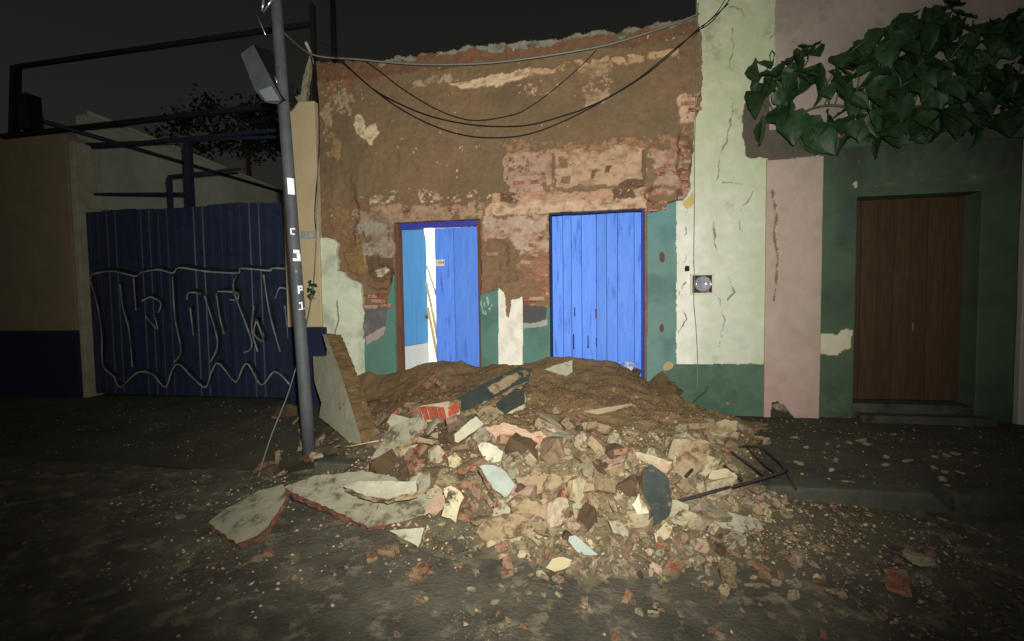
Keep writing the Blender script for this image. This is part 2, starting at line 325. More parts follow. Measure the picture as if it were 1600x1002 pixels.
# remnants of plaster and whitewash on the bare wall: (outline in the picture, colour, relief, ragged, cover)
PATCH = [
    ([(862, 234), (1008, 226), (1006, 286), (866, 292)], S(176, 146, 116), .018, 5, .93),
    ([(786, 238), (862, 232), (866, 300), (790, 306)], PINKW, .012, 9, .8),
    ([(1018, 228), (1066, 234), (1062, 300), (1020, 302)], PINKW, .012, 8, .75),
    ([(788, 222), (1060, 210), (1062, 232), (790, 240)], S(150, 116, 84), .01, 9, .55),
    ([(770, 302), (1015, 292), (1015, 308), (768, 318)], S(176, 140, 112), .03, 5, .82),
    ([(760, 318), (1012, 308), (1012, 326), (756, 336)], S(190, 160, 130), .022, 4, .85),
    ([(560, 306), (770, 292), (772, 306), (566, 322)], PALE, .014, 10, .42),
    ([(535, 326), (760, 316), (762, 342), (540, 350)], S(160, 132, 104), .012, 9, .6),
    ([(556, 342), (613, 342), (612, 420), (566, 418), (552, 380)], GREYW, .014, 10, .68),
    ([(752, 338), (858, 334), (858, 398), (806, 402), (800, 372), (752, 372)], S(172, 148, 124), .014, 8, .82),
    ([(806, 396), (858, 394), (858, 462), (812, 452)], S(150, 108, 84), .01, 10, .55),
    ([(700, 128), (760, 118), (830, 104), (834, 118), (770, 132), (716, 136)], S(206, 178, 138), .03, 4, .9),
    ([(826, 106), (930, 90), (1000, 84), (1060, 72), (1062, 82), (1000, 96), (900, 108), (830, 116)], S(186, 152, 112), .02, 6, .66),
    ([(640, 124), (705, 114), (706, 126), (642, 134)], S(170, 146, 110), .01, 6, .5),
    ([(555, 176), (562, 180), (568, 196), (586, 188), (590, 206), (574, 226), (556, 208), (552, 196)], S(210, 190, 150), .02, 4, .9),
    ([(912, 102), (958, 100), (956, 150), (914, 168)], S(164, 138, 104), .012, 8, .55),
    ([(796, 130), (872, 122), (866, 160), (798, 166)], PALE, .008, 9, .28),
    ([(500, 100), (524, 104), (546, 150), (548, 176), (520, 170), (512, 210), (500, 220)], S(158, 140, 110), .02, 9, .5),
    ([(508, 200), (524, 214), (528, 244), (512, 246)], S(150, 124, 84), .02, 6, .6),
    ([(514, 322), (530, 318), (540, 350), (534, 366), (516, 352)], S(138, 116, 76), .03, 6, .7),
    ([(538, 350), (562, 372), (566, 430), (548, 424), (538, 396)], S(132, 108, 66), .035, 6, .8),
    ([(1066, 190), (1086, 190), (1078, 318), (1058, 312), (1066, 250)], S(160, 126, 104), .02, 8, .55),
    ([(1056, 150), (1072, 142), (1092, 146), (1088, 186), (1062, 192)], S(196, 160, 132), .03, 4, .85),
    ([(540, 98), (600, 96), (602, 128), (545, 130)], S(138, 78, 52), .0, 9, .4),
    ([(500, 110), (545, 108), (542, 150), (502, 152)], S(140, 96, 72), .0, 9, .4),
]
PATCH += [([(868, 242), (884, 243), (886, 262), (870, 262)], ADOBE, -.012, 4, .8), ([(876, 274), (893, 274), (892, 283), (878, 283)], ADOBE, -.01, 3, .9), ([(924, 264), (930, 262), (928, 278), (922, 278)], ADOBE_D, -.01, 3, .9),
          ([(946, 258), (958, 258), (954, 268), (944, 268)], ADOBE_D, -.012, 3, .85), ([(966, 286), (980, 276), (1004, 278), (1006, 290), (968, 292)], ADOBE_D, -.016, 4, .8), ([(1003, 232), (1009, 232), (1009, 286), (1003, 288)], S(104, 84, 62), -.014, 2, .95),
          ([(862, 238), (867, 238), (868, 290), (863, 292)], S(118, 96, 72), -.01, 2, .9), ([(955, 296), (990, 294), (992, 308), (958, 312)], ADOBE_D, -.02, 5, .75), ([(780, 300), (812, 298), (812, 312), (782, 316)], S(98, 78, 52), -.012, 5, .8),
          ([(566, 400), (612, 402), (612, 440), (570, 442)], ADOBE_D, -.01, 6, .9), ([(578, 420), (598, 416), (602, 424), (584, 432)], S(206, 196, 176), .03, 3, .8)]
def wall_y(X, Z, U, V):
    y = .045 + .018 * fbm(X, Z, 1.4, 40, 5) + .009 * fbm(X, Z, 9, 50, 4)
    wu = fbm(X, Z, 7, 60, 5); wv = fbm(X, Z, 7, 70, 5); cv = fbm(X, Z, 5, 80, 6, .7)
    for i, (pl, c, h, rg, cov) in enumerate(PATCH):
        k = inpoly(U + wu * rg, V + wv * rg, pl) & (cv + .35 * fbm(X, Z, 22, 90 + i, 2) < (cov - .5) * 2.0)
        y = y - h * k
    # hollows bitten out of the adobe
    y = y + .06 * sst(1.2, .5, np.hypot((U - 768 + 16 * wu) / 30, (V - 414 + 14 * wv) / 44))
    y = y + .09 * sst(1.05, .7, np.hypot((U - 588 + 8 * wu) / 24, (V - 434 + 6 * wv) / 22))
    y = y + .16 * sst(1.1, .75, np.hypot((U - 1036 + 6 * wu) / 34, (V - 302 + 5 * wv) / 13))
    y = y + .10 * sst(1.1, .6, np.hypot((U - 1072 + 6 * wu) / 15, (V - 240 + 6 * wv) / 42))
    y = y + .05 * sst(1.1, .6, np.hypot((U - 536 + 8 * wu) / 20, (V - 330 + 6 * wv) / 70))
    y = y - .014 * sst(20, 8, V - (np.interp(U, [p[0] for p in TOPU], [p[1] for p in TOPU])) + 5 * wu)
    return y
def wall_c(X, Z, U, V):
    C = fill(X, ADOBE); n1 = fbm(X, Z, 1.1, 100, 5); n2 = fbm(X, Z, 3.2, 110, 5)
    C = lerp(C, ADOBE_D, np.clip(n1 * .7 - .15, 0, .4)); C = lerp(C, ADOBE_O, np.clip(-n2 * .6, 0, .4))
    C = lerp(C, S(96, 84, 62), np.clip(fbm(X, Z, .8, 115, 3) * .6, 0, .4))
    wu = fbm(X, Z, 7, 60, 5); wv = fbm(X, Z, 7, 70, 5); cv = fbm(X, Z, 5, 80, 6, .7); fine = fbm(X, Z, 16, 120, 5)
    low = inpoly(U, V, [(500, 310), (1015, 300), (1015, 700), (500, 700)])
    C = lerp(C, S(128, 92, 70), low * np.clip(.25 + .5 * fbm(X, Z, 4, 130, 4), 0, .7))
    for i, (pl, c, h, rg, cov) in enumerate(PATCH):
        k = inpoly(U + wu * rg, V + wv * rg, pl) & (cv + .35 * fbm(X, Z, 22, 90 + i, 2) < (cov - .5) * 2.0)
        cc = lerp(fill(X, c), S(150, 92, 70), np.clip(fine * .9 - .1, 0, .7)); cc = lerp(cc, np.array(c) * 1.15, np.clip(-fine * .8, 0, 1)); cc = lerp(cc, S(112, 88, 66), np.clip(1.1 * fbm(X * .35, Z, 13, 125, 5, .7) - .15, 0, .75))
        C = np.where(k[..., None], cc, C)
    t = V - np.interp(U, [p[0] for p in TOPU], [p[1] for p in TOPU])
    k = (t + 7 * wu < 26); C = np.where(k[..., None], lerp(fill(X, S(112, 84, 60)), S(136, 88, 62), np.clip(fine, 0, .6)), C)
    k = (t + 9 * wv < 7) & (U > 590); C = np.where(k[..., None], lerp(fill(X, S(136, 130, 114)), S(92, 84, 68), np.clip(fine * 1.2, 0, 1)), C)
    # scattered flecks of old whitewash
    k = (fbm(X, Z, 24, 140, 3) > 1.02) & (fbm(X, Z, 2.2, 145, 3) > .1); C = np.where(k[..., None], PALE, C)
    return np.clip(C, .005, .9)
def in_door(X, Z, g=0.0):
    return ((X > D1[0] - g) & (X < D1[1] + g) & (Z < D1[2] + g)) | ((X > D2[0] - g) & (X < D2[1] + g) & (Z < D2[2] + g))
sheet('adobe_wall', -3.66, 1.36, .02, 5.0, .0125,
      lambda X, Z, U, V: (Z < np.interp(X, tx, tz) + .03 * fbm(X, 0 * X, 6, 150, 5) + .015 * fbm(X, Z, 14, 155, 3)) & ~in_door(X, Z),
      wall_y, wall_c, .42, M_wall, house)

# surviving painted plaster
CRACKS = [[(1128, 0), (1143, 12), (1160, 12), (1170, 28), (1182, 38), (1196, 40)], [(1147, 45), (1146, 66), (1140, 92), (1142, 104)], [(1144, 152), (1142, 190), (1138, 220), (1126, 248), (1120, 290)],
          [(1203, 60), (1214, 50), (1224, 34), (1236, 14)], [(1108, 320), (1116, 345), (1118, 372), (1122, 400)], [(1136, 430), (1148, 456), (1140, 470)], [(1122, 560), (1126, 520), (1134, 500), (1128, 470), (1112, 452)],
          [(1058, 520), (1070, 500), (1062, 470), (1070, 440)], [(1071, 320), (1074, 350), (1072, 400), (1068, 420)], [(1160, 290), (1140, 286), (1124, 286)], [(1180, 300), (1160, 330), (1158, 360)]]
def crackmask(X, Z, U, V):
    a = U + 5 * fbm(X, Z, 5, 216, 4); b = V + 4 * fbm(X, Z, 5, 217, 4); br = fbm(X, Z, 6, 215, 3)
    return sum((segdist(a, b, c) + 1.3 * br < .4).astype(float) for c in CRACKS) > 0
def pl_y(off):
    return lambda X, Z, U, V: off + .006 * fbm(X, Z, 1.2, 200, 4) + .0015 * fbm(X, Z, 12, 210, 3) + .005 * crackmask(X, Z, U, V)
def cream_c(X, Z, U, V):
    w = fbm(X, Z, 8, 220, 4)
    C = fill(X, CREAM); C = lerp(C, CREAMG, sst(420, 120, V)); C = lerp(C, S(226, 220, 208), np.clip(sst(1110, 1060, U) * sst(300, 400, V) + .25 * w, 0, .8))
    C = lerp(C, S(176, 186, 146), np.clip(sst(1150, 1200, U) * .6 + .3 * fbm(X, Z, 2, 225, 4), 0, .7))
    C = lerp(C, S(120, 122, 100), np.clip(fbm(X, Z, 3.5, 228, 6, .7) * 1.1 - .55, 0, .6))
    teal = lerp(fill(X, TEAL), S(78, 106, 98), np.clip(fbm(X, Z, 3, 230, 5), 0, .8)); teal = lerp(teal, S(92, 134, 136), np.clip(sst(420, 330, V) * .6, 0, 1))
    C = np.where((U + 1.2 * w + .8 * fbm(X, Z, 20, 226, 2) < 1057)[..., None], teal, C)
    gr = lerp(fill(X, GREEN), S(60, 84, 68), np.clip(fbm(X, Z, 4, 235, 5), 0, .8))
    C = np.where((V > 569 + 1.2 * w)[..., None] & (U >= 1040)[..., None], gr, C)
    cr = crackmask(X, Z, U, V)
    C = np.where(cr[..., None], S(132, 130, 108), C)
    k = np.hypot((U - 1044) / 8, (V - 572) / 7) + .25 * w < 1; C = np.where(k[..., None], S(170, 150, 104), C)
    for (a, b) in ((1034, 402), (1034, 512)):
        k = np.hypot((U - a) / 4, (V - b) / 7) + .4 * w < 1; C = np.where(k[..., None], S(92, 62, 52), C)
    k = inpoly(U + 3 * w, V + 3 * w, [(1066, 318), (1084, 300), (1084, 322), (1076, 330)]); C = np.where(k[..., None], S(186, 162, 104), C)
    return np.clip(C, .01, .9)
CREAMPOLY = [(1011, 334), (1030, 330), (1042, 318), (1058, 314), (1070, 314), (1079, 296), (1082, 240), (1084, 200), (1092, 170), (1097, 140), (1097, 60), (1090, 26), (1088, -90), (1215, -90), (1212, 60), (1207, 130), (1166, 150), (1160, 190),
             (1164, 244), (1200, 247), (1195, 700), (1010, 700)]
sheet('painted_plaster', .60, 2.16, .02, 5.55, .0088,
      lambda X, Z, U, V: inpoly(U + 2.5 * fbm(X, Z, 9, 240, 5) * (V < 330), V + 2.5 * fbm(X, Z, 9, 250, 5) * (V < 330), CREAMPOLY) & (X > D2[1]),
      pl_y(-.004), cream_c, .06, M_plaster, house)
def left_c(X, Z, U, V):
    w = fbm(X, Z, 8, 260, 5)
    C = lerp(fill(X, S(206, 208, 180)), S(150, 158, 130), np.clip(fbm(X, Z, 3, 265, 5), 0, .7))
    g = lerp(fill(X, S(84, 124, 110)), S(96, 118, 104), np.clip(w, 0, .8))
    C = np.where((U > 570)[..., None], g, C)
    k = inpoly(U + 3 * w, V + 3 * w, [(568, 474), (606, 472), (603, 508), (574, 535), (569, 530)]); C = np.where(k[..., None], lerp(fill(X, S(96, 92, 88)), S(128, 116, 106), np.clip(w, 0, 1)), C)
    k = inpoly(U + 2 * w, V + 2 * w, [(572, 528), (596, 512), (604, 512), (600, 524), (574, 540)]); C = np.where(k[..., None], S(160, 150, 138), C)
    k = (segdist(U, V, [(527, 470), (530, 500), (524, 520), (526, 545)]) < 1); C = np.where(k[..., None], S(116, 116, 96), C)
    return C
sheet('painted_plaster', -3.66, D1[0], .02, 2.6, .0088,
      lambda X, Z, U, V: inpoly(U + 3 * fbm(X, Z, 9, 270, 5), V + 3 * fbm(X, Z, 9, 275, 5), [(490, 372), (510, 370), (526, 381), (528, 421), (563, 446), (568, 478), (602, 480), (606, 460), (613, 430), (640, 430), (640, 720), (490, 720)]),
      lambda X, Z, U, V: np.where((U > 569) & (V < 535), .012, 0) - .008 + .006 * fbm(X, Z, 1.5, 280, 4), left_c, .07, M_plaster, house)
def mid_c(X, Z, U, V):
    w = fbm(X, Z, 8, 285, 5)
    C = lerp(fill(X, S(84, 118, 106)), S(68, 98, 88), np.clip(fbm(X, Z, 3, 286, 5), 0, .8))
    C = np.where(((U > 779) & (U < 817))[..., None], lerp(fill(X, S(226, 218, 202)), S(200, 190, 170), np.clip(w, 0, 1)), C)
    k = inpoly(U + 2 * w, V + 2 * w, [(818, 470), (856, 470), (853, 504), (838, 512), (818, 508)]); C = np.where(k[..., None], S(74, 72, 70), C)
    k = inpoly(U + 2 * w, V + 2 * w, [(818, 506), (856, 500), (856, 508), (818, 514)]); C = np.where(k[..., None], S(150, 152, 140), C)
    k = (np.hypot((U - 760) / 10, (V - 478) / 14) < 1) & (fbm(X * 4, Z, 14, 288, 3) > .3); C = np.where(k[..., None], S(150, 176, 166), C)
    return C
sheet('painted_plaster', D1[1], D2[0], .02, 1.9, .0088,
      lambda X, Z, U, V: inpoly(U + 1.5 * fbm(X, Z, 9, 290, 5), V + 2.5 * fbm(X, Z, 9, 295, 5), [(730, 464), (776, 453), (779, 450), (788, 458), (792, 492), (796, 496), (799, 470), (808, 468), (817, 464), (818, 478), (862, 480), (862, 720), (730, 720)]),
      lambda X, Z, U, V: -.008 + .005 * fbm(X, Z, 1.5, 298, 4) + .004 * ((U > 779) & (U < 817)), mid_c, .07, M_plaster, house)

# exposed bricks, each its own piece
def brick_mesh(w, h, d):
    bm = bmesh.new(); box(bm, (-w / 2, -d, -h / 2), (w / 2, .03, h / 2), .006, .004); return bm_mesh(bm, 'brick')
BM = [brick_mesh(w, .042, .012) for w in (.13, .15, .19, .11)] + [brick_mesh(.2, .05, .02), brick_mesh(.1, .05, .02)]
def brick_zone(u0, v0, u1, v1, prob, meshes, pitch_x, pitch_z, yoff):
    a = onY(u0, v1); b = onY(u1, v0); z = a[2] + .03; r = 0
    while z < b[2]:
        x = a[0] + .06 + (pitch_x * .5 if r % 2 else 0)
        while x < b[0]:
            if rnd.random() < prob and not bool(in_door(np.array(x), np.array(z), .06)):
                o = link('brick', rnd.choice(meshes), None, house)
                U, V = proj(x, 0, z)
                yy = float(wall_y(np.array([[x]]), np.array([[z]]), np.array([[U]]), np.array([[V]]))[0, 0])
                o.location = (x + rnd.uniform(-.01, .01) , yy + yoff, z + rnd.uniform(-.006, .006)); o.rotation_euler = (rnd.uniform(-.04, .04), rnd.uniform(-.05, .05), rnd.uniform(-.05, .05))
            x += pitch_x + rnd.uniform(-.01, .02)
        z += pitch_z; r += 1
for mm in BM: mm.materials.append(M_brickw)
brick_zone(790, 238, 850, 302, .62, BM[:4], .2, .1, -.004)
brick_zone(1022, 236, 1064, 302, .62, BM[:4], .19, .1, -.004)
brick_zone(1066, 146, 1090, 188, .95, BM[:2], .16, .085, -.01)
brick_zone(572, 456, 604, 482, 1, [BM[4]], .225, .068, -.03)
brick_zone(818, 458, 856, 478, .9, [BM[4]], .22, .068, -.02)
brick_zone(600, 318, 780, 334, .22, BM[:4], .22, .09, -.002)
brick_zone(760, 340, 856, 400, .14, BM[:4], .22, .09, -.002)
brick_zone(815, 395, 856, 455, .4, BM[:4], .2, .085, -.002)
brick_zone(1058, 200, 1082, 312, .35, BM[:4], .17, .09, 0)
brick_zone(500, 108, 600, 132, .3, BM[:4], .25, .09, -.002)
brick_zone(640, 86, 1080, 98, .12, BM[:4], .27, .09, -.002)
brick_zone(1012, 314, 1046, 332, .7, BM[:4], .16, .08, -.03)

# jambs, lintels and frames
DY = .13
for d in (D1, D2):
    w = .05 if d is D1 else .022
    box_obj('door_frame', (d[0] + .002, .10, .02), (d[0] + w, .20, d[2] - .004), M_frame if d is D1 else M_darkgap, house)
    box_obj('door_frame', (d[1] - w, .10, .02), (d[1] - .002, .20, d[2] - .004), M_frame if d is D1 else M_indigo, house)
    box_obj('door_frame', (d[0] + w + .002, .098, d[2] - (.075 if d is D1 else .022)), (d[1] - w - .002, .2, d[2] - .003), M_indigo if d is D1 else M_darkgap, house)
# right double door: eight planks
def planks(xs, z0, z1, y, m, parent, top_jit=.01):
    for a, b in zip(xs[:-1], xs[1:]):
        bm = bmesh.new(); box(bm, (a + .0022, y, z0), (b - .0022, y + .03, z1 + rnd.uniform(-top_jit, 0)), .004)
        o = link('plank', bm_mesh(bm, 'plank'), m, None); o.parent = parent
        o.location.y = rnd.uniform(-.004, .004)
def xof(u, y): return onY(u, 450, y)[0]
dr = box_obj('door', (D2[0] + .024, DY + .034, .03), (D2[1] - .024, DY + .055, D2[2] - .03), M_darkgap, house)
planks([D2[0] + .025] + [xof(u, DY) for u in (880, 893, 909, 932, 948, 965, 991)] + [D2[1] - .025], .03, D2[2] - .026, DY, M_blue, dr)
o = box_obj('kick_board', (xof(966, DY), DY - .016, .25), (D2[1] - .056, DY - .002, .74), mat('peeling_blue_paint', S(72, 112, 208), S(86, 124, 212), scale=5, dirt=S(206, 196, 150), dirt_amt=.5, dirt_scale=7, bump=.3), None); o.parent = dr
o = box_obj('latch', (xof(931, DY) - .01, DY - .03, 1.3), (xof(931, DY) + .012, DY - .002, 1.42), M_frame, None); o.parent = dr
for (u0, v0, u1, v1) in ((897, 480, 898.6, 494), (895.4, 522, 897, 546), (917.6, 524, 919.6, 544), (931.2, 528, 932.2, 542)):
    p_, q_ = onY(u0, v1, DY - .006), onY(u1, v0, DY - .006); o = box_obj('gouge', (p_[0], DY - .0055, p_[2]), (q_[0], DY + .002, q_[2]), M_darkgap, None, .001, .004); o.parent = dr
# left double door: right leaf closed, left leaf ajar
xm = xof(680, DY)
dl = box_obj('door', (xm, DY + .034, .03), (D1[1] - .052, DY + .055, D1[2] - .08), M_darkgap, house)
planks([xm, xof(710, DY), D1[1] - .053], .03, D1[2] - .08, DY, M_blue, dl)
pl = box_obj('number_plate', (xof(680.6, DY) + .004, DY - .012, 2.02), (xof(695.5, DY), DY - .002, 2.105), M_plate, None, .002); pl.parent = dl
def text_mesh(name, s, size, m, ext=.001):
    cu = bpy.data.curves.new(name, 'FONT'); cu.body = s; cu.size = size; cu.align_x = 'CENTER'; cu.align_y = 'CENTER'; cu.extrude = ext; cu.resolution_u = 3
    o = bpy.data.objects.new(name, cu); col.objects.link(o); bpy.context.view_layer.update()
    me = bpy.data.meshes.new_from_object(o.evaluated_get(bpy.context.evaluated_depsgraph_get())); bpy.data.objects.remove(o); me.name = name; me.materials.clear(); me.materials.append(m); return me
nt = text_mesh('digits', '1304', .062, M_ink); nt.transform(Matrix.Translation(((xof(680.6, DY) + .004 + xof(695.5, DY)) / 2, DY - .0145, 2.062)) @ Matrix.Rotation(-.03, 4, 'Y') @ Matrix.Rotation(math.pi / 2, 4, 'X'))
no = link('digits', nt, None, None); no.parent = dl
lw = .56; hx = D1[0] + .055; best = min((abs(float(proj(hx - .03 + lw * math.cos(a), .206 + lw * math.sin(a), 1.6)[0]) - 668), a) for a in np.linspace(.1, 1.4, 200))[1]
leaf_piv = Matrix.Translation((hx - .03, .206, 0)) @ Matrix.Rotation(best, 4, 'Z')
def leaf_part(name, a, b, m, parent, bev=.004):
    bm = bmesh.new(); box(bm, a, b, bev); me = bm_mesh(bm, name); me.transform(leaf_piv); o = link(name, me, m, None); o.parent = parent
    if parent is house: o.matrix_parent_inverse = Matrix.Translation(-house.location)
    return o
ll = leaf_part('door', (0, .03, .03), (lw - .03, .05, D1[2] - .12), M_sky, house)
leaf_part('plank', (0.002, 0, .92), (.29, .03, D1[2] + .08), M_sky, ll); 
bm = bmesh.new(); vs = [(.298, .92), (lw, .92), (lw, D1[2] - .16), (lw - .05, D1[2] + .02), (.298, D1[2] + .07)]
a = [bm.verts.new((x, 0, z)) for x, z in vs]; b = [bm.verts.new((x, .03, z)) for x, z in vs]; bm.faces.new(a); bm.faces.new(b[::-1])
for i in range(5): bm.faces.new((a[i], b[i], b[(i + 1) % 5], a[(i + 1) % 5]))
me = bm_mesh(bm, 'plank'); me.transform(leaf_piv); o = link('plank', me, M_sky); o.parent = ll
leaf_part('kick_panel', (0.002, -.004, .03), (.29, .028, .914), M_whitep, ll); leaf_part('kick_panel', (.298, -.004, .03), (lw, .028, .914), M_whitep, ll)
leaf_part('latch', (lw - .07, -.04, 1.28), (lw - .02, -.005, 1.34), M_metal, ll)
# the white room behind it
bm = bmesh.new()
for q in (((-3.5, 2.9, 0), (.9, 2.9, 0), (.9, 2.9, 3.1), (-3.5, 2.9, 3.1)), ((-3.5, .47, 3.1), (.9, .47, 3.1), (.9, 2.9, 3.1), (-3.5, 2.9, 3.1)), ((-3.5, .47, .1), (.9, .47, .1), (.9, 2.9, .1), (-3.5, 2.9, .1)),
          ((-3.5, .47, .0), (-3.5, 2.9, 0), (-3.5, 2.9, 3.1), (-3.5, .47, 3.1)), ((.9, .47, .0), (.9, 2.9, 0), (.9, 2.9, 3.1), (.9, .47, 3.1))): bm.faces.new([bm.verts.new(p) for p in q])
link('interior_wall', bm_mesh(bm, 'interior_wall'), M_iw, house)
li = bpy.data.lights.new('room_light', 'POINT'); li.energy = 150; li.color = (1, .97, .93); li.shadow_soft_size = .06
lo = bpy.data.objects.new('room_light', li); col.objects.link(lo); lo.location = (-2.95, 2.1, 2.5)
for i, (u0, v0, u1, v1, yy, ww) in enumerate(((666, 440, 690, 560, .62, .05), (668, 480, 684, 560, .5, .05), (667, 415, 700, 520, .8, .04))):
    p, q = onY(u0, v0, yy), onY(u1, v1, yy); q = q + (q - p) * max(0, (q[2] - .12)) / max(.05, p[2] - q[2])
    bm = bmesh.new(); d = Vector(q - p); L = d.length; box(bm, (-ww / 2, -.012, 0), (ww / 2, .012, L), .002)
    me = bm_mesh(bm, 'board'); me.transform(Matrix.Translation(Vector(p)) @ d.to_track_quat('Z', 'Y').to_matrix().to_4x4())
    tag(link('board', me, M_wood), ['pale board leaning inside the open blue door, middle one', 'short pale board leaning just inside the open blue door', 'thin pale board leaning deepest inside the open blue door'][i], 'board', 'boards inside the doorway')

# ------------------------------------------------------------------ neighbouring house on the right
nb = empty('neighbour_house', (4, .2, SW), 'pink and dark green house with pink pilaster and old brown door', 'house')
PX0, PX1 = onY(1192, 652)[0], onY(1278, 652)[0]; PT = onY(1240, 246)[2]
RD = (onY(1337, 500)[0], onY(1530, 500)[0], onY(1440, 302)[2])
def pink_c(X, Z, U, V):
    C = lerp(fill(X, S(164, 148, 134)), S(142, 128, 116), np.clip(fbm(X, Z, 1.6, 400, 5) * 1.1, 0, 1)); C = lerp(C, S(120, 106, 94), np.clip(fbm(X, Z, 5, 405, 5, .7) - .45, 0, .6))
    return C
LZ = onY(1300, 182)[2]
sheet('upper_wall', onY(1205, 20)[0], 8.6, LZ - .1, 5.55, .02, lambda X, Z, U, V: inpoly(U + 3 * fbm(X, Z, 6, 410, 4), V, [(1213, -400), (1210, 60), (1205, 140), (1195, 320), (3500, 320), (3500, -400)]), lambda X, Z, U, V: .012 + .006 * fbm(X, Z, 1.5, 415, 4), pink_c, .3, M_plaster, nb)
def dark_c(X, Z, U, V):
    C = lerp(fill(X, S(88, 80, 66)), S(62, 58, 48), np.clip(fbm(X, Z, 3, 420, 5), 0, 1)); return lerp(C, S(70, 92, 72), np.clip(sst(1240, 1300, U) * .7 + .3 * fbm(X, Z, 4, 425, 3), 0, .8))
sheet('bare_render_band', onY(1158, 240)[0], 8.6, PT - .3, LZ + .75, .015,
      lambda X, Z, U, V: inpoly(U + 2.5 * fbm(X, Z, 8, 430, 5), V + 2.5 * fbm(X, Z, 8, 435, 5), [(1157, 100), (1157, 246), (1200, 249), (1205, 252), (3500, 180), (3500, 0)]) | ((X > PX1 + .02) & (Z < LZ + .04)), lambda X, Z, U, V: .035 + .012 * fbm(X, Z, 3, 440, 5), dark_c, .3, M_plaster, nb)
def green_c(X, Z, U, V):
    w = fbm(X, Z, 6, 450, 5)
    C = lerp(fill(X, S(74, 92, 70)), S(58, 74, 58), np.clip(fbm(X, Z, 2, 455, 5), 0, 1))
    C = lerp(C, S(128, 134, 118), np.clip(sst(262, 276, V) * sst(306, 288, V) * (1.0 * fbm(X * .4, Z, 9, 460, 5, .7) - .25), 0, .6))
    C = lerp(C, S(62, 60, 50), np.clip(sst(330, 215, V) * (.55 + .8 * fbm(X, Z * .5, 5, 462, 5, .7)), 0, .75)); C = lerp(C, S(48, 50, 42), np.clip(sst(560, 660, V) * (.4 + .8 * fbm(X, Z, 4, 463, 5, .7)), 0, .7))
    k = inpoly(U + 4 * w, V + 4 * w, [(1279, 520), (1312, 526), (1318, 518), (1334, 516), (1332, 546), (1300, 556), (1279, 556)]); C = np.where(k[..., None], S(196, 186, 158), C)
    k = inpoly(U + 2 * w, V + 2 * w, [(1334, 284), (1340, 280), (1342, 292), (1336, 292)]); C = np.where(k[..., None], S(186, 176, 140), C)
    return C
PR0 = onY(1586, 655)[0]
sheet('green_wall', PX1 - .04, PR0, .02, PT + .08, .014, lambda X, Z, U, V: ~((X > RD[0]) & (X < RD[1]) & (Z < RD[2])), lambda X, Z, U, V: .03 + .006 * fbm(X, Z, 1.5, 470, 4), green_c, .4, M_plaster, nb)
def pil_c(X, Z, U, V):
    C = lerp(fill(X, S(174, 154, 138)), S(158, 140, 122), np.clip(fbm(X, Z, 2, 480, 5), 0, 1)); C = lerp(C, S(176, 144, 132), np.clip(sst(480, 640, V) * (.5 + .6 * fbm(X, Z, 3, 485, 4)), 0, .8))
    k = segdist(U, V, [(1206, 300), (1212, 336), (1208, 370), (1214, 400), (1212, 440), (1208, 470)]) + 2 * fbm(X, Z, 20, 490, 3) < 1.6; C = np.where(k[..., None], S(128, 96, 66), C)
    k = inpoly(U + 3 * fbm(X, Z, 12, 495, 3), V, [(1202, 628), (1214, 626), (1240, 652), (1240, 670), (1200, 670)]); C = np.where(k[..., None], S(50, 48, 38), C)
    return C
sheet('pilaster', PX0, PX1, .02, PT + .01, .011, lambda X, Z, U, V: Z < PT - .02 + .018 * fbm(X, Z, 7, 500, 4), lambda X, Z, U, V: -.03 + .005 * fbm(X, Z, 2, 505, 4) + .01 * (segdist(U, V, [(1206, 300), (1212, 336), (1208, 370), (1214, 400), (1212, 440)]) < 2), pil_c, .12, M_plaster, nb)
sheet('pilaster', PR0, PR0 + .7, .02, PT + .05, .02, lambda X, Z, U, V: X < 1e9, lambda X, Z, U, V: -.03 + .005 * fbm(X, Z, 2, 515, 4), lambda X, Z, U, V: lerp(fill(X, S(190, 180, 166)), S(160, 150, 138), np.clip(fbm(X, Z, 2, 520, 4), 0, 1)), .12, M_plaster, nb)
box_obj('far_wall', (PR0 + .7, .03, .02), (8.6, .4, PT + .08), M_plaster if False else M_tan, nb)
# broken string course of thin bricks under the vine
zc = onY(1350, 214)[2]
for r in range(3):
    x = onY(1300, 200)[0] + r * .07
    while x < 8.0:
        L = rnd.uniform(.2, .3)
        if rnd.random() > .1:
            bm = bmesh.new(); box(bm, (x, -.03 - .025 * r + rnd.uniform(-.01, .01), zc + r * .06), (x + L - .012, .05, zc + r * .06 + .05), .007, .006)
            link('cornice_brick', bm_mesh(bm, 'cornice_brick'), M_brickw, nb)
        x += L
dd = box_obj('door', (RD[0], .29, .3), (RD[1], .33, RD[2]), M_brown, nb)
xs = np.linspace(RD[0], RD[1], 8); planks([float(a) for a in xs], .3, RD[2] - .01, .262, M_brown, dd)
o = box_obj('keyhole_plate', (xs[4] + .03, .25, 1.12), (xs[4] + .05, .263, 1.22), M_metal, None); o.parent = dd
box_obj('threshold', (RD[0], .05, .03), (RD[1], .42, .29), M_kerb, nb, .012)
box_obj('step', (RD[0] + .01, -.16, .03), (RD[1] + .1, .0, .2), M_kerb, nb, .02)

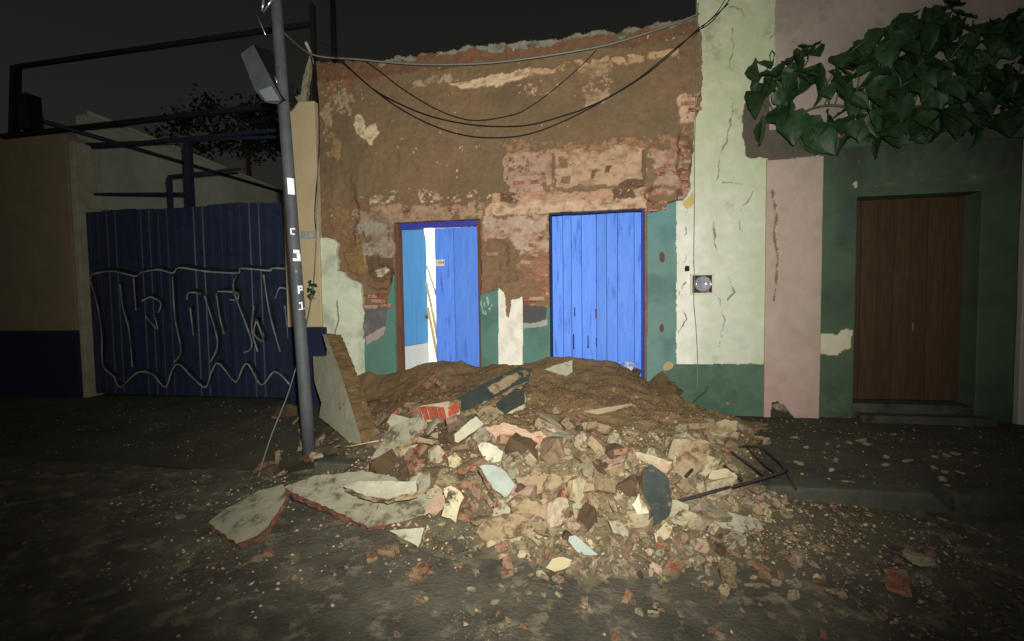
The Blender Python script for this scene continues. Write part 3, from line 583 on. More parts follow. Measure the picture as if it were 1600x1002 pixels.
# ------------------------------------------------------------------ electricity meter
mt = empty('electricity_meter', (1.34, 0, 1.72), 'round glass electricity meter in square recess on cream wall', 'meter')
a = onY(1078, 461); b = onY(1115, 427)
bm = bmesh.new(); fw = .024
for q in (((a[0], a[2]), (b[0], a[2] + fw)), ((a[0], b[2] - fw), (b[0], b[2])), ((a[0], a[2] + fw + .001), (a[0] + fw, b[2] - fw - .001)), ((b[0] - fw, a[2] + fw + .001), (b[0], b[2] - fw - .001))):
    box(bm, (q[0][0], -.032, q[0][1]), (q[1][0], -.005, q[1][1]), .003)
link('frame', bm_mesh(bm, 'frame'), mat('cream_metal', S(196, 190, 168), rough=.6), mt)
box_obj('back_plate', (a[0] + fw, -.018, a[2] + fw), (b[0] - fw, -.006, b[2] - fw), M_meterbox, mt, 0)
def lathe(name, prof, cx, cz, m, parent, seg=28):
    bm = bmesh.new(); rings = [[bm.verts.new((cx + r * math.cos(k / seg * 6.28318), y, cz + r * math.sin(k / seg * 6.28318))) for k in range(seg)] for r, y in prof]
    for A, B in zip(rings[:-1], rings[1:]):
        for k in range(seg): bm.faces.new((A[k], A[(k + 1) % seg], B[(k + 1) % seg], B[k]))
    bm.faces.new(rings[-1]); return link(name, bm_mesh(bm, name, True), m, parent)
cx, cz = (a[0] + b[0]) / 2 + .005, (a[2] + b[2]) / 2
lathe('socket_ring', [(.098, -.018), (.098, -.05), (.084, -.056), (.08, -.05)], cx, cz, M_metal, mt)
lathe('dial', [(.078, -.02), (.078, -.06), (.074, -.066)], cx, cz, mat('meter_dial_face', S(214, 216, 222), S(196, 198, 206), rough=.35, bump=0), mt)
box_obj('register_window', (cx - .045, -.0705, cz - .016), (cx + .03, -.067, cz + .012), M_black, mt, .001)
lathe('glass_rim', [(.082, -.05), (.086, -.075), (.08, -.085), (.076, -.075)], cx, cz, M_glass, mt)
box_obj('label_tag', (b[0] - fw - .07, -.0215, a[2] + fw + .005), (b[0] - fw - .03, -.0185, a[2] + fw + .03), mat('red_tag', S(190, 84, 66), bump=0), mt, 0)
a = onY(1070, 420); box_obj('cable_clip', (a[0], -.05, a[2] - .03), (a[0] + .045, -.004, a[2] + .03), M_black, mt, .006, .006)

# ------------------------------------------------------------------ property on the left
tb = empty('corner_building', (-9, .2, SW), 'tan building with navy blue lower wall at the left edge', 'building')
LX = onY(119, 500)[0]; DZ = onY(60, 517)[2]; LT = onY(70, 212)[2]
box_obj('wall', (-13, -.0, DZ), (LX, .35, LT), M_tanl, tb, .01)
box_obj('dado', (-13, -.006, .02), (LX + .003, .345, DZ - .002), M_navy, tb, .005)
box_obj('corner_post', (LX + .004, .03, .02), (LX + .10, .40, LT - .1), mat('cream_jamb', S(172, 166, 142), S(140, 134, 112), scale=4), tb, .01)
# wall running back along the yard
yw = tag(None or bpy.data.objects.new('yard_wall', None), 'long weathered white wall running back behind the blue gate', 'wall'); col.objects.link(yw); yw.location = (LX, 4, 0)
wx = LX - .12
t1, t2 = onX(180, 195, wx), onX(430, 296, wx)
prof = [(.42, float(t1[2])), (float(t1[1]), float(t1[2])), (float(t2[1]), float(t2[2])), (float(t2[1]) + 3, float(t2[2]) - .1)]
bm = bmesh.new(); A = [bm.verts.new((wx, y, z)) for y, z in prof]; B = [bm.verts.new((wx, y, -.02)) for y, z in prof]; C_ = [bm.verts.new((wx - .22, y, z)) for y, z in prof]; D_ = [bm.verts.new((wx - .22, y, -.02)) for y, z in prof]
for i in range(3):
    bm.faces.new((A[i], A[i + 1], B[i + 1], B[i])); bm.faces.new((A[i], C_[i], C_[i + 1], A[i + 1])); bm.faces.new((C_[i], D_[i], D_[i + 1], C_[i + 1]))
bm.faces.new((A[0], B[0], D_[0], C_[0])); bm.faces.new((A[3], C_[3], D_[3], B[3]))
link('wall', bm_mesh(bm, 'wall'), M_whitewall, yw)
tube_obj('coping', [(wx + .01, y, z + .02) for y, z in prof], .04, M_whitewall, yw, 6)

gt = empty('metal_gate', (-5.9, .15, SW), 'dark blue sheet metal gate sprayed with outlined graffiti letters', 'gate')
GX0, GX1, GT, GB = LX + .11, onY(470, 500)[0], 3.0, .16
gm = (GX0 + GX1) / 2
npan = 12
for k in range(npan):
    xa = GX0 + (GX1 - GX0) * k / npan; xb = GX0 + (GX1 - GX0) * (k + 1) / npan; bm = bmesh.new(); pr = []
    for j, (t, dy) in enumerate(((0, 0), (.18, 0), (.22, .011), (.42, .011), (.46, 0), (.68, 0), (.72, .011), (.92, .011), (.96, 0), (1, 0))):
        pr.append((xa + .002 + (xb - xa - .004) * t, .14 + dy * (.6 + .5 * math.sin(k * 2.3)) + .003 * math.sin(k * 1.7)))
    f0 = [bm.verts.new((x, y, GB)) for x, y in pr]; f1 = [bm.verts.new((x, y, GT + .02 * math.sin(k))) for x, y in pr]
    for i in range(len(pr) - 1): bm.faces.new((f0[i], f0[i + 1], f1[i + 1], f1[i]))
    link('sheet_panel', bm_mesh(bm, 'sheet_panel'), M_gate, gt)
for (x0, x1) in ((GX0, gm - .01), (gm + .01, GX1)):
    bm = bmesh.new()
    for a, b in (((x0, .17, GT - .06), (x1, .21, GT)), ((x0, .17, GB), (x1, .21, GB + .06)), ((x0, .172, GB + .062), (x0 + .05, .21, GT - .062)), ((x1 - .05, .172, GB + .062), (x1, .21, GT - .062)), ((x0 + .052, .172, 1.5), (x1 - .052, .21, 1.56))): box(bm, a, b, .004)
    link('leaf_frame', bm_mesh(bm, 'leaf_frame'), M_steel, gt)
G = lambda X, Y: (X / 2.708, 330 + Y / 2.708)
STR = [[(380, 290), (400, 265), (480, 255), (570, 275), (600, 260), (670, 248), (730, 262), (760, 240), (870, 255), (1005, 262), (1020, 243), (1140, 252), (1150, 242), (1240, 245)],
       [(380, 290), (410, 390), (430, 520), (435, 650), (480, 700), (510, 745), (570, 690), (610, 680), (650, 695), (700, 745), (730, 670), (760, 650), (820, 710), (870, 745), (895, 680), (925, 645), (985, 715), (1005, 715), (1045, 645), (1105, 735), (1165, 680), (1240, 750)],
       [(508, 310), (520, 410), (545, 500), (560, 660)], [(565, 285), (575, 420)], [(600, 380), (640, 365), (680, 390), (670, 430)], [(615, 445), (665, 500), (655, 450)], [(730, 280), (740, 450), (765, 590), (735, 640)],
       [(790, 375), (800, 345), (850, 350)], [(805, 410), (818, 525)], [(865, 360), (920, 550), (890, 640)], [(915, 350), (930, 450), (948, 520)], [(920, 340), (1000, 345), (1005, 375), (970, 375)],
       [(1000, 275), (990, 340), (1065, 555), (1030, 600)], [(1075, 400), (1065, 500), (1090, 595)], [(1085, 460), (1115, 550), (1075, 520), (1085, 460)], [(1115, 270), (1140, 430), (1185, 595)],
       [(1165, 370), (1185, 325), (1235, 340)], [(1205, 400), (1225, 570)], [(1245, 340), (1252, 485)]]
def ribbon(bm, pts, w, y, th=.0015):
    pts = [np.array(p) for p in pts]; prev = None
    for i, p in enumerate(pts):
        d = pts[min(i + 1, len(pts) - 1)] - pts[max(i - 1, 0)]; d = d / (np.linalg.norm(d) + 1e-9); nrm = np.array([-d[1], d[0]]); ww = w * (.75 + .45 * abs(math.sin(i * .37 + p[0] * 3))) * rnd.uniform(.85, 1.15)
        cur = (bm.verts.new((p[0] + nrm[0] * ww, y, p[1] + nrm[1] * ww)), bm.verts.new((p[0] - nrm[0] * ww, y, p[1] - nrm[1] * ww)))
        if prev: bm.faces.new((prev[0], prev[1], cur[1], cur[0]))
        prev = cur
bm = bmesh.new(); bk = bmesh.new()
for s in STR:
    P = [onY(*G(*q), .137) for q in s]; P = smooth_line([(p[0], p[2]) for p in P], 6)
    ribbon(bm, P, .0105, .1365)
    ribbon(bk, [(p[0] + .045, p[1] + .035) for p in P], .022, .1378)
link('graffiti', bm_mesh(bm, 'graffiti'), M_spray, gt)
link('graffiti_shadow', bm_mesh(bk, 'graffiti_shadow'), M_black, gt)

def frame_thing(name, label, bars, m, loc):
    e = empty(name, loc, label, 'steel frame')
    for (p, q, r) in bars: 
        bm = bmesh.new(); d = Vector(q) - Vector(p); box(bm, (-r, -r, 0), (r, r, d.length), .004)
        me = bm_mesh(bm, 'bar'); me.transform(Matrix.Translation(Vector(p)) @ d.to_track_quat('Z', 'X').to_matrix().to_4x4()); link('bar', me, m, e)
    return e
PY = lambda u, v, y: tuple(float(c) for c in onY(u, v, y))
def vert(u, v, y, zb): p = PY(u, v, y); return (p, (p[0], p[1], zb))
y = .1
bars = [(PY(84, 236, .3), PY(445, 203, .3), .025), (PY(84, 228, .3), PY(445, 214, .3), .02), (*vert(121, 236, .3, 3.02), .035), (*vert(293, 222, .3, 3.0), .045), (PY(121, 304, .3), PY(290, 303, .3), .02), (PY(264, 276, .3), PY(375, 264, .3), .018), (*vert(265, 276, .3, 3.02), .025)]
frame_thing('gate_header_frame', 'dark blue steel bars forming a header above the metal gate', bars, M_steel, (-6, .3, 3))
bars = [(PY(25, 105, .2), PY(487, 38, .2), .03), (PY(2, 214, .2), PY(450, 163, .2), .035), (PY(25, 105, .2), PY(22, 216, .2), .05), (*vert(488, 8, .2, 3.9), .03), (PY(45, 150, .2), PY(50, 205, .2), .1)]
frame_thing('sign_frame', 'tall black steel sign frame standing above the tan building', bars, M_black, (-6, .2, 4))
p0, p1 = onX(68, 190, LX + .05), onX(440, 300, LX + .05)
tag(tube_obj('yard_rail', [tuple(p0), tuple(p1)], .035, M_steel), 'long dark rail running back beside the white yard wall', 'rail')
p = onY(521, 40, .9)
tag(tube_obj('roof_post', [(p[0], .9, 2.5), (p[0], .9, 6.2)], .05, M_black), 'black post rising behind the broken wall top', 'post')

pw = empty('boundary_pillar', (-3.9, 0, SW), 'narrow tan wall end with navy base beside the grey pole', 'wall')
TX0, TX1 = onY(448, 400)[0], onY(498, 300)[0]; TZ = onY(475, 161)[2]; TB = onY(495, 511)[2]
box_obj('upper_wall', (TX0, -.035, TB), (TX1, .4, TZ), M_tan, pw, .008)
box_obj('base_wall', (TX0, -.04, .02), (TX1 + .06, .4, TB - .002), M_navy, pw, .008)
# faded blue painted ring-like mark on it
bm = bmesh.new()
for (u0, v0, u1, v1) in ((470, 361, 477, 374), (479, 361, 493, 364.5), (479, 370, 493, 374), (479, 365, 483, 369.5), (489, 365, 493, 369.5)):
    p, q = onY(u0, v1, -.037), onY(u1, v0, -.037); bm.faces.new([bm.verts.new(c) for c in ((p[0], -.0372, p[2]), (q[0], -.0372, p[2]), (q[0], -.0372, q[2]), (p[0], -.0372, q[2]))])
link('blue_paint_mark', bm_mesh(bm, 'blue_paint_mark'), mat('faded_blue_paint', S(132, 152, 172), S(156, 150, 134), scale=12, bump=0), pw)
# torn strip of old render standing up above it
def slab_poly(pts3, thick_vec, name, mats, parent=None, jit=.0, sub=.05, domes=0.0):
    pts = []
    n = len(pts3)
    for i in range(n):
        a, b = np.array(pts3[i]), np.array(pts3[(i + 1) % n]); k = max(1, int(np.linalg.norm(b - a) / sub))
        for j in range(k): pts.append(a + (b - a) * j / k)
    nrm = np.array(thick_vec) / np.linalg.norm(thick_vec)
    e1 = np.cross(nrm, [.3, .2, .9]); e1 /= np.linalg.norm(e1); e2 = np.cross(nrm, e1)
    m = len(pts); th = np.linalg.norm(thick_vec)
    bm = bmesh.new(); rings = []
    for lev, (f, ins) in enumerate(((0, 0), (.3, 1), (.7, 1.3), (1, .3))):
        ring = []
        for p in pts:
            j = (e1 * rnd.uniform(-1, 1) + e2 * rnd.uniform(-1, 1)) * jit * (1.0 + ins) + nrm * rnd.uniform(-1, 1) * jit * (0 if lev == 0 else .6)
            ring.append(bm.verts.new(p + np.array(thick_vec) * f + j))
        rings.append(ring)
    cen = np.mean(pts, 0)
    ff = bm.faces.new(rings[0]); ff.material_index = 0
    bf = bm.faces.new(rings[3][::-1]); bf.material_index = 1
    for A, B in zip(rings[:-1], rings[1:]):
        for i in range(m):
            q = bm.faces.new((A[i], B[i], B[(i + 1) % m], A[(i + 1) % m])); q.material_index = 1
    bmesh.ops.triangulate(bm, faces=[ff, bf])
    bmesh.ops.recalc_face_normals(bm, faces=bm.faces[:])
    me = bpy.data.meshes.new(name); bm.to_mesh(me); bm.free()
    return link(name, me, mats, parent)
slab_poly([onY(u, v, -.03) for u, v in ((455, 158), (462, 150), (470, 148), (474, 120), (484, 84), (486, 92), (482, 120), (478, 156), (474, 162), (462, 163))], (0, .06, 0), 'torn_render', [M_shardgrey, M_core], house, .006, .05)

# ------------------------------------------------------------------ utility pole
PB = np.array([-2.83, -1.64, SW - .05]); q = onY(431, 0, -1.64); dirp = (q - PB) / (q[2] - PB[2])
pole = empty('utility_pole', tuple(PB), 'leaning grey utility pole with white sticker beside the rubble', 'pole')
def pp(z): return PB + dirp * (z - PB[2])
tube_obj('shaft', [tuple(pp(z)) for z in np.linspace(-.06, 7.2, 12)], [float(r) for r in np.linspace(.062, .046, 12)], M_pole, pole, 20)
tocam = lambda z: (lambda d: d / np.linalg.norm(d))(np.array([CAM[0] - pp(z)[0], CAM[1] - pp(z)[1], 0]))
def pole_decal(name, me_or_poly, v, m, off_u=0.0):
    # flat mark wrapped on the camera side of the shaft at picture height v
    d = ray(0, v); zz = 0
    lo_, hi_ = 0.2, 7.0
    for _ in range(40):
        mid = (lo_ + hi_) / 2; vv = proj(*pp(mid))[1]
        if vv > v: lo_ = mid
        else: hi_ = mid
    n_ = tocam(mid); side = np.array([-n_[1], n_[0], 0]); r = .062 - .016 * (mid - PB[2]) / 7.1 + .0015
    bm = bmesh.new()
    for poly in me_or_poly:
        vs = []
        for (x, z) in poly:
            ang = (x + off_u) / r; p_ = pp(mid + z) + (n_ * math.cos(ang) + side * math.sin(ang)) * (r + .001); vs.append(bm.verts.new(p_))
        bm.faces.new(vs)
    o = link(name, bm_mesh(bm, name), m, pole); return o
def rect(x0, z0, x1, z1, n=4): 
    return [[(x0 + (x1 - x0) * i / n, z0), (x0 + (x1 - x0) * (i + 1) / n, z0), (x0 + (x1 - x0) * (i + 1) / n, z1), (x0 + (x1 - x0) * i / n, z1)] for i in range(n)]
pole_decal('sticker', rect(-.03, -.08, .036, .08), 293, M_reflect, .01)
pole_decal('paint_mark', rect(-.035, -.03, -.022, .03, 2) + rect(-.02, .02, .01, .032, 2) + rect(-.02, -.032, .005, -.022, 2), 363, M_reflect, .01)
pole_decal('paint_mark', rect(-.04, -.055, -.005, -.03, 2) + rect(-.002, -.055, .04, .02, 3) + rect(-.03, .022, .03, .055, 3), 400, M_reflect, .02)
pole_decal('paint_mark', rect(-.025, -.04, -.01, .04, 2) + rect(-.008, .022, .025, .04, 2) + rect(-.008, -.008, .025, .006, 2) + rect(.012, .007, .026, .021, 2), 453, M_reflect, .03)
pole_decal('paint_mark', rect(-.004, -.04, .01, .04, 2) + rect(-.024, .02, -.006, .034, 2) + rect(-.03, -.04, -.006, -.03, 2) + rect(.02, -.034, .032, -.022, 2), 478, M_reflect, .03)
pole_decal('paint_mark', rect(-.008, -.01, .012, .012, 2), 425, M_shardgrey, .0)
# flat grey lamp head hanging off the pole
LHp = [onY(u, v, -1.72) for u, v in ((376, 84), (396, 70), (441, 156), (434, 163), (414, 160), (398, 140))]
lh = slab_poly(LHp, (0.02, .22, .06), 'lamp_head', [M_pole, M_black], pole, .002, .3)
o = slab_poly([onY(u, v, -1.728) for u, v in ((404, 142), (424, 134), (438, 157), (416, 158))], (0, .006, 0), 'lamp_lens', [mat('lamp_lens_plastic', S(120, 124, 130), rough=.3, bump=0), M_black], None, 0, .3); o.parent = lh; o.matrix_parent_inverse = Matrix()
# bright clamps and insulators at the top
for (u0, v0, u1, v1, r) in ((413, -6, 409, 18, .016), (430, -8, 411, 20, .012), (402, 24, 415, 55, .009)):
    tube_obj('clamp', [PY(u0, v0, -1.78), PY(u1, v1, -1.78)], [r, r * .45], M_shiny, pole, 8)
tube_obj('clamp_bracket', [PY(409, 20, -1.78), PY(424, 26, -1.66), PY(433, 28, -1.64)], .014, M_black, pole, 6)
tube_obj('clamp', [PY(429, 119, -1.76), PY(433, 130, -1.76)], .007, M_shiny, pole, 6)
ins = tube_obj('wire_clamp', [PY(478, 67, -.3), PY(485, 82, -.12), PY(487, 95, .02)], [.02, .02, .008], M_shardw, None, 8); tag(ins, 'small white wire clamp at the left end of the grey cable', 'clamp')

# ------------------------------------------------------------------ cables
def cable(name, pts, r, m, label, group=None):
    P = smooth_line([PY(u, v, y) for u, v, y in pts], 8); return tag(tube_obj(name, [tuple(p) for p in P], r, m, None, 6), label, 'cable', group)
cable('cable', [(432, 40, -1.6), (487, 85, -.3), (560, 93, -.26), (640, 100, -.26), (705, 101, -.26), (770, 98, -.26), (850, 88, -.24), (950, 70, -.2), (1040, 42, -.14), (1092, 22, -.06)], .011, M_cableg, 'thick grey cable sagging along the top of the broken wall')
cable('cable', [(500, 72, -.3), (528, 90, -.22), (582, 138, -.2), (631, 165, -.2), (682, 184, -.2), (749, 196, -.2), (820, 196, -.2), (880, 181, -.2), (917, 168, -.2), (956, 149, -.2), (1003, 119, -.18), (1045, 84, -.15), (1088, 50, -.06), (1112, 34, -.05), (1143, -4, -.05)], .0062, M_cable, 'black sagging cable, middle one of three across the brown wall')
cable('cable', [(502, 74, -.26), (540, 102, -.2), (588, 143, -.18), (631, 173, -.18), (679, 197, -.18), (730, 212, -.18), (782, 215, -.18), (831, 208, -.18), (888, 186, -.18), (952, 152, -.17), (1010, 116, -.16), (1060, 74, -.12), (1090, 46, -.06), (1108, 33, -.05), (1138, 6, -.05)], .0062, M_cable, 'black sagging cable hanging lowest of three across the brown wall')
cable('cable', [(498, 66, -.28), (540, 80, -.22), (582, 103, -.16), (628, 138, -.16), (677, 168, -.16), (717, 184, -.16), (749, 188, -.16), (790, 182, -.16), (820, 172, -.16), (860, 144, -.14), (908, 103, -.1), (932, 78, -.08)], .005, M_cable, 'short black cable rising to the broken wall top at its right end')
cable('cable', [(1084, 58, -.08), (1100, 40, -.05), (1120, 20, -.05), (1136, -6, -.05)], .005, M_cable, 'short black cable rising off the cream wall at the top')
cable('cable', [(1091, 4, -.03), (1089, 60, -.03), (1087, 160, -.03), (1085, 240, -.03), (1085, 320, -.025), (1084, 400, -.04), (1085, 432, -.06), (1084, 470, -.03), (1088, 520, -.02), (1090, 568, -.02), (1089, 610, -.02)], .005, M_cableg, 'thin grey cable running down the cream wall past the meter')
cable('cable', [(486, 90, -.1), (497, 150, -.06), (498, 240, -.06), (492, 330, -.06), (494, 370, -.06), (491, 432, -.1), (487, 470, -.3)], .008, M_cable, 'black cable hanging down the tan pillar')
cable('cable', [(498, 180, -.06), (496, 300, -.07), (493, 400, -.1), (489, 450, -.3), (476, 523, -.8), (453, 606, -1.4), (436, 650, -1.7), (422, 686, -1.9), (408, 730, -2.15), (400, 762, -2.33), (396, 768, -2.38)], .0065, M_cableg, 'loose pale wire hanging from the pillar down to the street')

# ------------------------------------------------------------------ broad-leaved vine on the ledge
vine = empty('leafy_vine', (3.2, -.1, 3.4), 'broad-leaved green vine spilling over the ledge of the pink wall', 'plant')
def leaf_mesh(droop, wid):
    out = [(0, 0), (.16, .30), (.34, .44), (.55, .42), (.78, .26), (.93, .1), (1.0, 0)]; V_ = []; F_ = []
    for i, (t, w) in enumerate(out):
        z = -droop * t * t; V_.append((0 + 0, t, z))
        if 0 < i < 6: V_ += [(-w * wid, t - (.12 if i == 1 else 0), z + .22 * w + .05 * (i % 2)), (w * wid, t - (.12 if i == 1 else 0), z + .16 * w + .06 * ((i + 1) % 2)), (-w * .5 * wid, t, z - .015), (w * .5 * wid, t, z - .015)]
    ids = [0]; k = 1
    for i in range(1, 6): ids.append(k); k += 5
    ids.append(k)
    def g(i, s):
        if i in (0, 6): return ids[i]
        return ids[i] + s
    for i in range(6):
        for (a, b) in ((3, 1), (2, 4)):
            q = [g(i, a), g(i, b), g(i + 1, b), g(i + 1, a)]; q = [x for n_, x in enumerate(q) if x not in q[:n_]]
            if len(q) > 2: F_.append(q)
        for (a, b) in ((0, 3), (4, 0)):
            q = [g(i, a), g(i, b), g(i + 1, b), g(i + 1, a)]; q = [x for n_, x in enumerate(q) if x not in q[:n_]]
            if len(q) > 2: F_.append(q)
    me = mesh('leaf', V_, F_, True); bm = bmesh.new(); bm.from_mesh(me)
    bmesh.ops.remove_doubles(bm, verts=bm.verts[:], dist=1e-4); bmesh.ops.subdivide_edges(bm, edges=bm.edges[:], cuts=1, smooth=.9, use_grid_fill=True)
    for v in bm.verts: v.co.z += .012 * math.sin(v.co.x * 31 + v.co.y * 23) * min(1, abs(v.co.x) * 5)
    bm.to_mesh(me); bm.free(); me.polygons.foreach_set('use_smooth', [True] * len(me.polygons)); me.materials.append(M_leaf); return me
LM = [leaf_mesh(.15, .9), leaf_mesh(.35, 1.0), leaf_mesh(.55, .85), leaf_mesh(.25, 1.1)]
VP = [(1162, 112), (1200, 84), (1262, 72), (1330, 84), (1350, 60), (1410, 40), (1450, 5), (1470, 0), (1500, 30), (1570, 24), (1640, 0), (1720, 20), (1720, 190), (1600, 180), (1520, 205), (1400, 210), (1330, 222), (1240, 215), (1190, 200), (1168, 160)]
def add_leaf(u, v, y, size, yaw, pitch, roll, me=None):
    o = link('leaf', me or rnd.choice(LM), None, vine)
    o.location = Vector(onY(u, v, y)) ; o.rotation_euler = Euler((pitch, roll, yaw)); o.scale = (size,) * 3
for (u, v, y, s, yaw, pi_, ro) in ((1240, 150, -.25, .42, 1.9, -.5, .5), (1225, 110, -.2, .36, 1.6, -.4, .3), (1235, 175, -.3, .36, 2.9, -1.15, .1), (1215, 165, -.22, .3, 2.4, -1.0, .4), (1262, 180, -.25, .34, 3.3, -1.2, -.1),
                                   (1290, 110, -.25, .4, 1.0, -.3, .2), (1400, 150, -.3, .34, 3.0, -1.25, 0), (1440, 165, -.3, .3, 3.3, -1.3, .2), (1490, 165, -.3, .34, 3.1, -1.3, .1), (1345, 185, -.2, .26, 2.8, -1.2, 0), (1520, 150, -.3, .36, 2.9, -1.2, .1),
                                   (1440, 50, -.15, .34, -.2, .7, .1), (1455, 40, -.12, .3, -.5, .8, .1), (1545, 60, -.2, .42, -1.2, .3, 0), (1360, 95, -.15, .34, .9, .1, .2), (1395, 80, -.2, .4, .6, .3, 0)):
    add_leaf(u, v, y, s, yaw, pi_, ro)
k = 0
while k < 360:
    u = rnd.uniform(1165, 1710); v = rnd.uniform(10, 215)
    if not bool(inpoly(np.array(u), np.array(v), VP)): continue
    if u < 1330 and v > 150 and rnd.random() < .6: continue
    add_leaf(u, v - 6, rnd.uniform(-.42, -.06), rnd.uniform(.15, .31), rnd.gauss(3.1, 1.4), rnd.gauss(-.75, .35), rnd.gauss(0, .35)); k += 1
ledge = [onY(u, v, -.08) for u, v in ((1225, 190), (1290, 165), (1380, 175), (1470, 160), (1600, 150), (1700, 150))]
tube_obj('stem', [tuple(p) for p in smooth_line(ledge, 5)], .014, M_stem, vine)
for i in range(60):
    b_ = ledge[rnd.randrange(len(ledge))] + np.array([rnd.uniform(-.2, .3), 0, 0]); e_ = b_ + np.array([rnd.uniform(-.35, .35), rnd.uniform(-.3, -.02), rnd.uniform(.05, .6)])
    m_ = (b_ + e_) / 2 + np.array([0, -.05, .1]); tube_obj('stem', [tuple(p) for p in smooth_line([b_, m_, e_], 4)], [.008] * 9, M_stem, vine, 5)
tube_obj('stem', [PY(1262, 92, -.1), PY(1266, 80, -.1), PY(1275, 70, -.1), PY(1281, 66, -.1)], [.012, .01, .01, .016], M_leaf, vine)
tube_obj('stem', [PY(1204, 98, -.06), PY(1203, 86, -.06), PY(1206, 79, -.06), PY(1210, 84, -.06), PY(1208, 96, -.06)], .008, M_leaf, vine)

# small weed growing by the pole
wd = empty('weed_sprig', (float(onY(484, 450, -.35)[0]), -.35, float(onY(484, 450, -.35)[2])), 'small green sprig tangled in the wires beside the grey pole', 'plant')
for i in range(16):
    o = link('leaf', rnd.choice(LM), None, wd); o.location = Vector(onY(rnd.uniform(478, 492), rnd.uniform(436, 468), rnd.uniform(-.4, -.28))); o.rotation_euler = (rnd.uniform(-1.4, .4), rnd.uniform(-.5, .5), rnd.uniform(0, 6.28)); o.scale = (rnd.uniform(.04, .075),) * 3

# dark tree behind the yard
tr = empty('yard_tree', (-5, 9, 0), 'dark leafy tree in the yard behind the blue gate', 'tree')
tc_ = onY(385, 210, 8.5)
tube_obj('trunk', [(tc_[0], 8.5, -.05), (tc_[0] + .15, 8.5, 2), (tc_[0], 8.5, float(tc_[2]))], [.16, .12, .06], M_bark, tr, 8)
V_ = []; F_ = []
cl = [(nr.normal(0, 1.5), nr.normal(0, .7), nr.normal(0, .42)) for _ in range(40)]
for i in range(2600):
    c = cl[nr.integers(40)]; p = np.array([tc_[0], 8.5, tc_[2]]) + np.array(c) + nr.normal(0, .22, 3); a = nr.normal(0, 1, 3); a /= np.linalg.norm(a); b = np.cross(a, nr.normal(0, 1, 3)); b /= np.linalg.norm(b); s = nr.uniform(.06, .13)
    n0 = len(V_); V_ += [p - a * s, p + b * s * .5, p + a * s, p - b * s * .5]; F_.append((n0, n0 + 1, n0 + 2, n0 + 3))
link('crown', mesh('crown', V_, F_), M_tree, tr)

# ------------------------------------------------------------------ the heap: earth, slabs, broken masonry
CREST = [(520, 640), (556, 590), (575, 580), (600, 584), (625, 580), (660, 570), (692, 562), (720, 566), (745, 576), (770, 570), (800, 570), (830, 566), (858, 557), (900, 560), (940, 566), (962, 564), (985, 578), (1008, 596), (1025, 604), (1034, 597), (1054, 598), (1061, 626), (1090, 640), (1130, 652), (1190, 660)]
cxs = [float(onY(u, v)[0]) for u, v in CREST]; czs = [float(onY(u, v)[2]) for u, v in CREST]
FRONT = [(440, 700), (500, 760), (570, 815), (640, 840), (700, 850), (760, 862), (840, 885), (900, 898), (980, 902), (1060, 896), (1120, 870), (1190, 810), (1240, 745), (1300, 690)]
fxs = [float(onZ(u, v)[0]) for u, v in FRONT]; fys = [float(-onZ(u, v)[1]) for u, v in FRONT]
_o = np.argsort(fxs); fxs = list(np.array(fxs)[_o]); fys = list(np.array(fys)[_o])
def H(x, y):
    x = np.asarray(x, float); y = np.asarray(y, float)
    crest = np.interp(x, cxs, czs, left=SW - .05, right=SW - .05); L = np.interp(x + .12 * fbm(x, y, 2, 600, 3), fxs, fys, left=1.2, right=1.0)
    t = np.clip(-y / np.maximum(L, .3), 0, 1.3)
    sm = np.interp(x, [-3.3, -2.6, -2.0, -1.0, 0, .6, 1.2, 1.7, 2.3, 2.6], [.12, .4, .62, .70, .72, .64, .42, .24, .13, .12])
    near = np.clip(1 + y / .5, 0, 1)
    base = crest * near + sm * (1 - near)
    prof = np.clip(1 - t, 0, 1) ** .92
    h = base * prof + (.07 * fbm(x, y, 1.7, 610, 4) * np.clip(1 - t, 0, 1) ** .5 * np.clip(-y * 2, 0, 1)) + .02 * fbm(x, y, 6, 620, 4) * (t < 1.05)
    # a shelf of piled masonry in the middle
    h = h + .13 * np.exp(-(((x - .35) / 1.0) ** 2 + ((y + 2.2) / .55) ** 2)) + .10 * np.exp(-(((x + 1.2) / .6) ** 2 + ((y + 1.9) / .5) ** 2)) + .12 * np.exp(-(((x - 1.15) / .4) ** 2 + ((y + 1.5) / .5) ** 2))
    return np.maximum(gz(x, y), h)
_ts = np.arange(1.0, 16, .012)
def hit(u, v):
    d = ray(u, v); P = CAM[None] + _ts[:, None] * d[None]
    k = (P[:, 2] < H(P[:, 0], P[:, 1])) | (P[:, 1] > -.005)
    i = int(np.argmax(k))
    if P[i, 1] > -.005: return CAM + d * ((-.005 - CAM[1]) / d[1])
    return P[i]
nx, ny = 300, 180
X, Y = np.meshgrid(np.linspace(-3.5, 2.7, nx), np.linspace(-3.5, .02, ny), indexing='ij'); Hh = H(X, Y); rel = Hh - gz(X, Y)
Zd = Hh + .009 * fbm(X, Y, 10, 640, 4) * np.clip(rel * 12, 0, 1) + .008 * fbm(X, Y, 26, 645, 3) * np.clip(rel * 12, 0, 1) - .012 * np.clip(1 - rel * 25, 0, 1)
idx = np.arange(nx * ny).reshape(nx, ny); kc = (rel[:-1, :-1] + rel[1:, 1:]) > .001
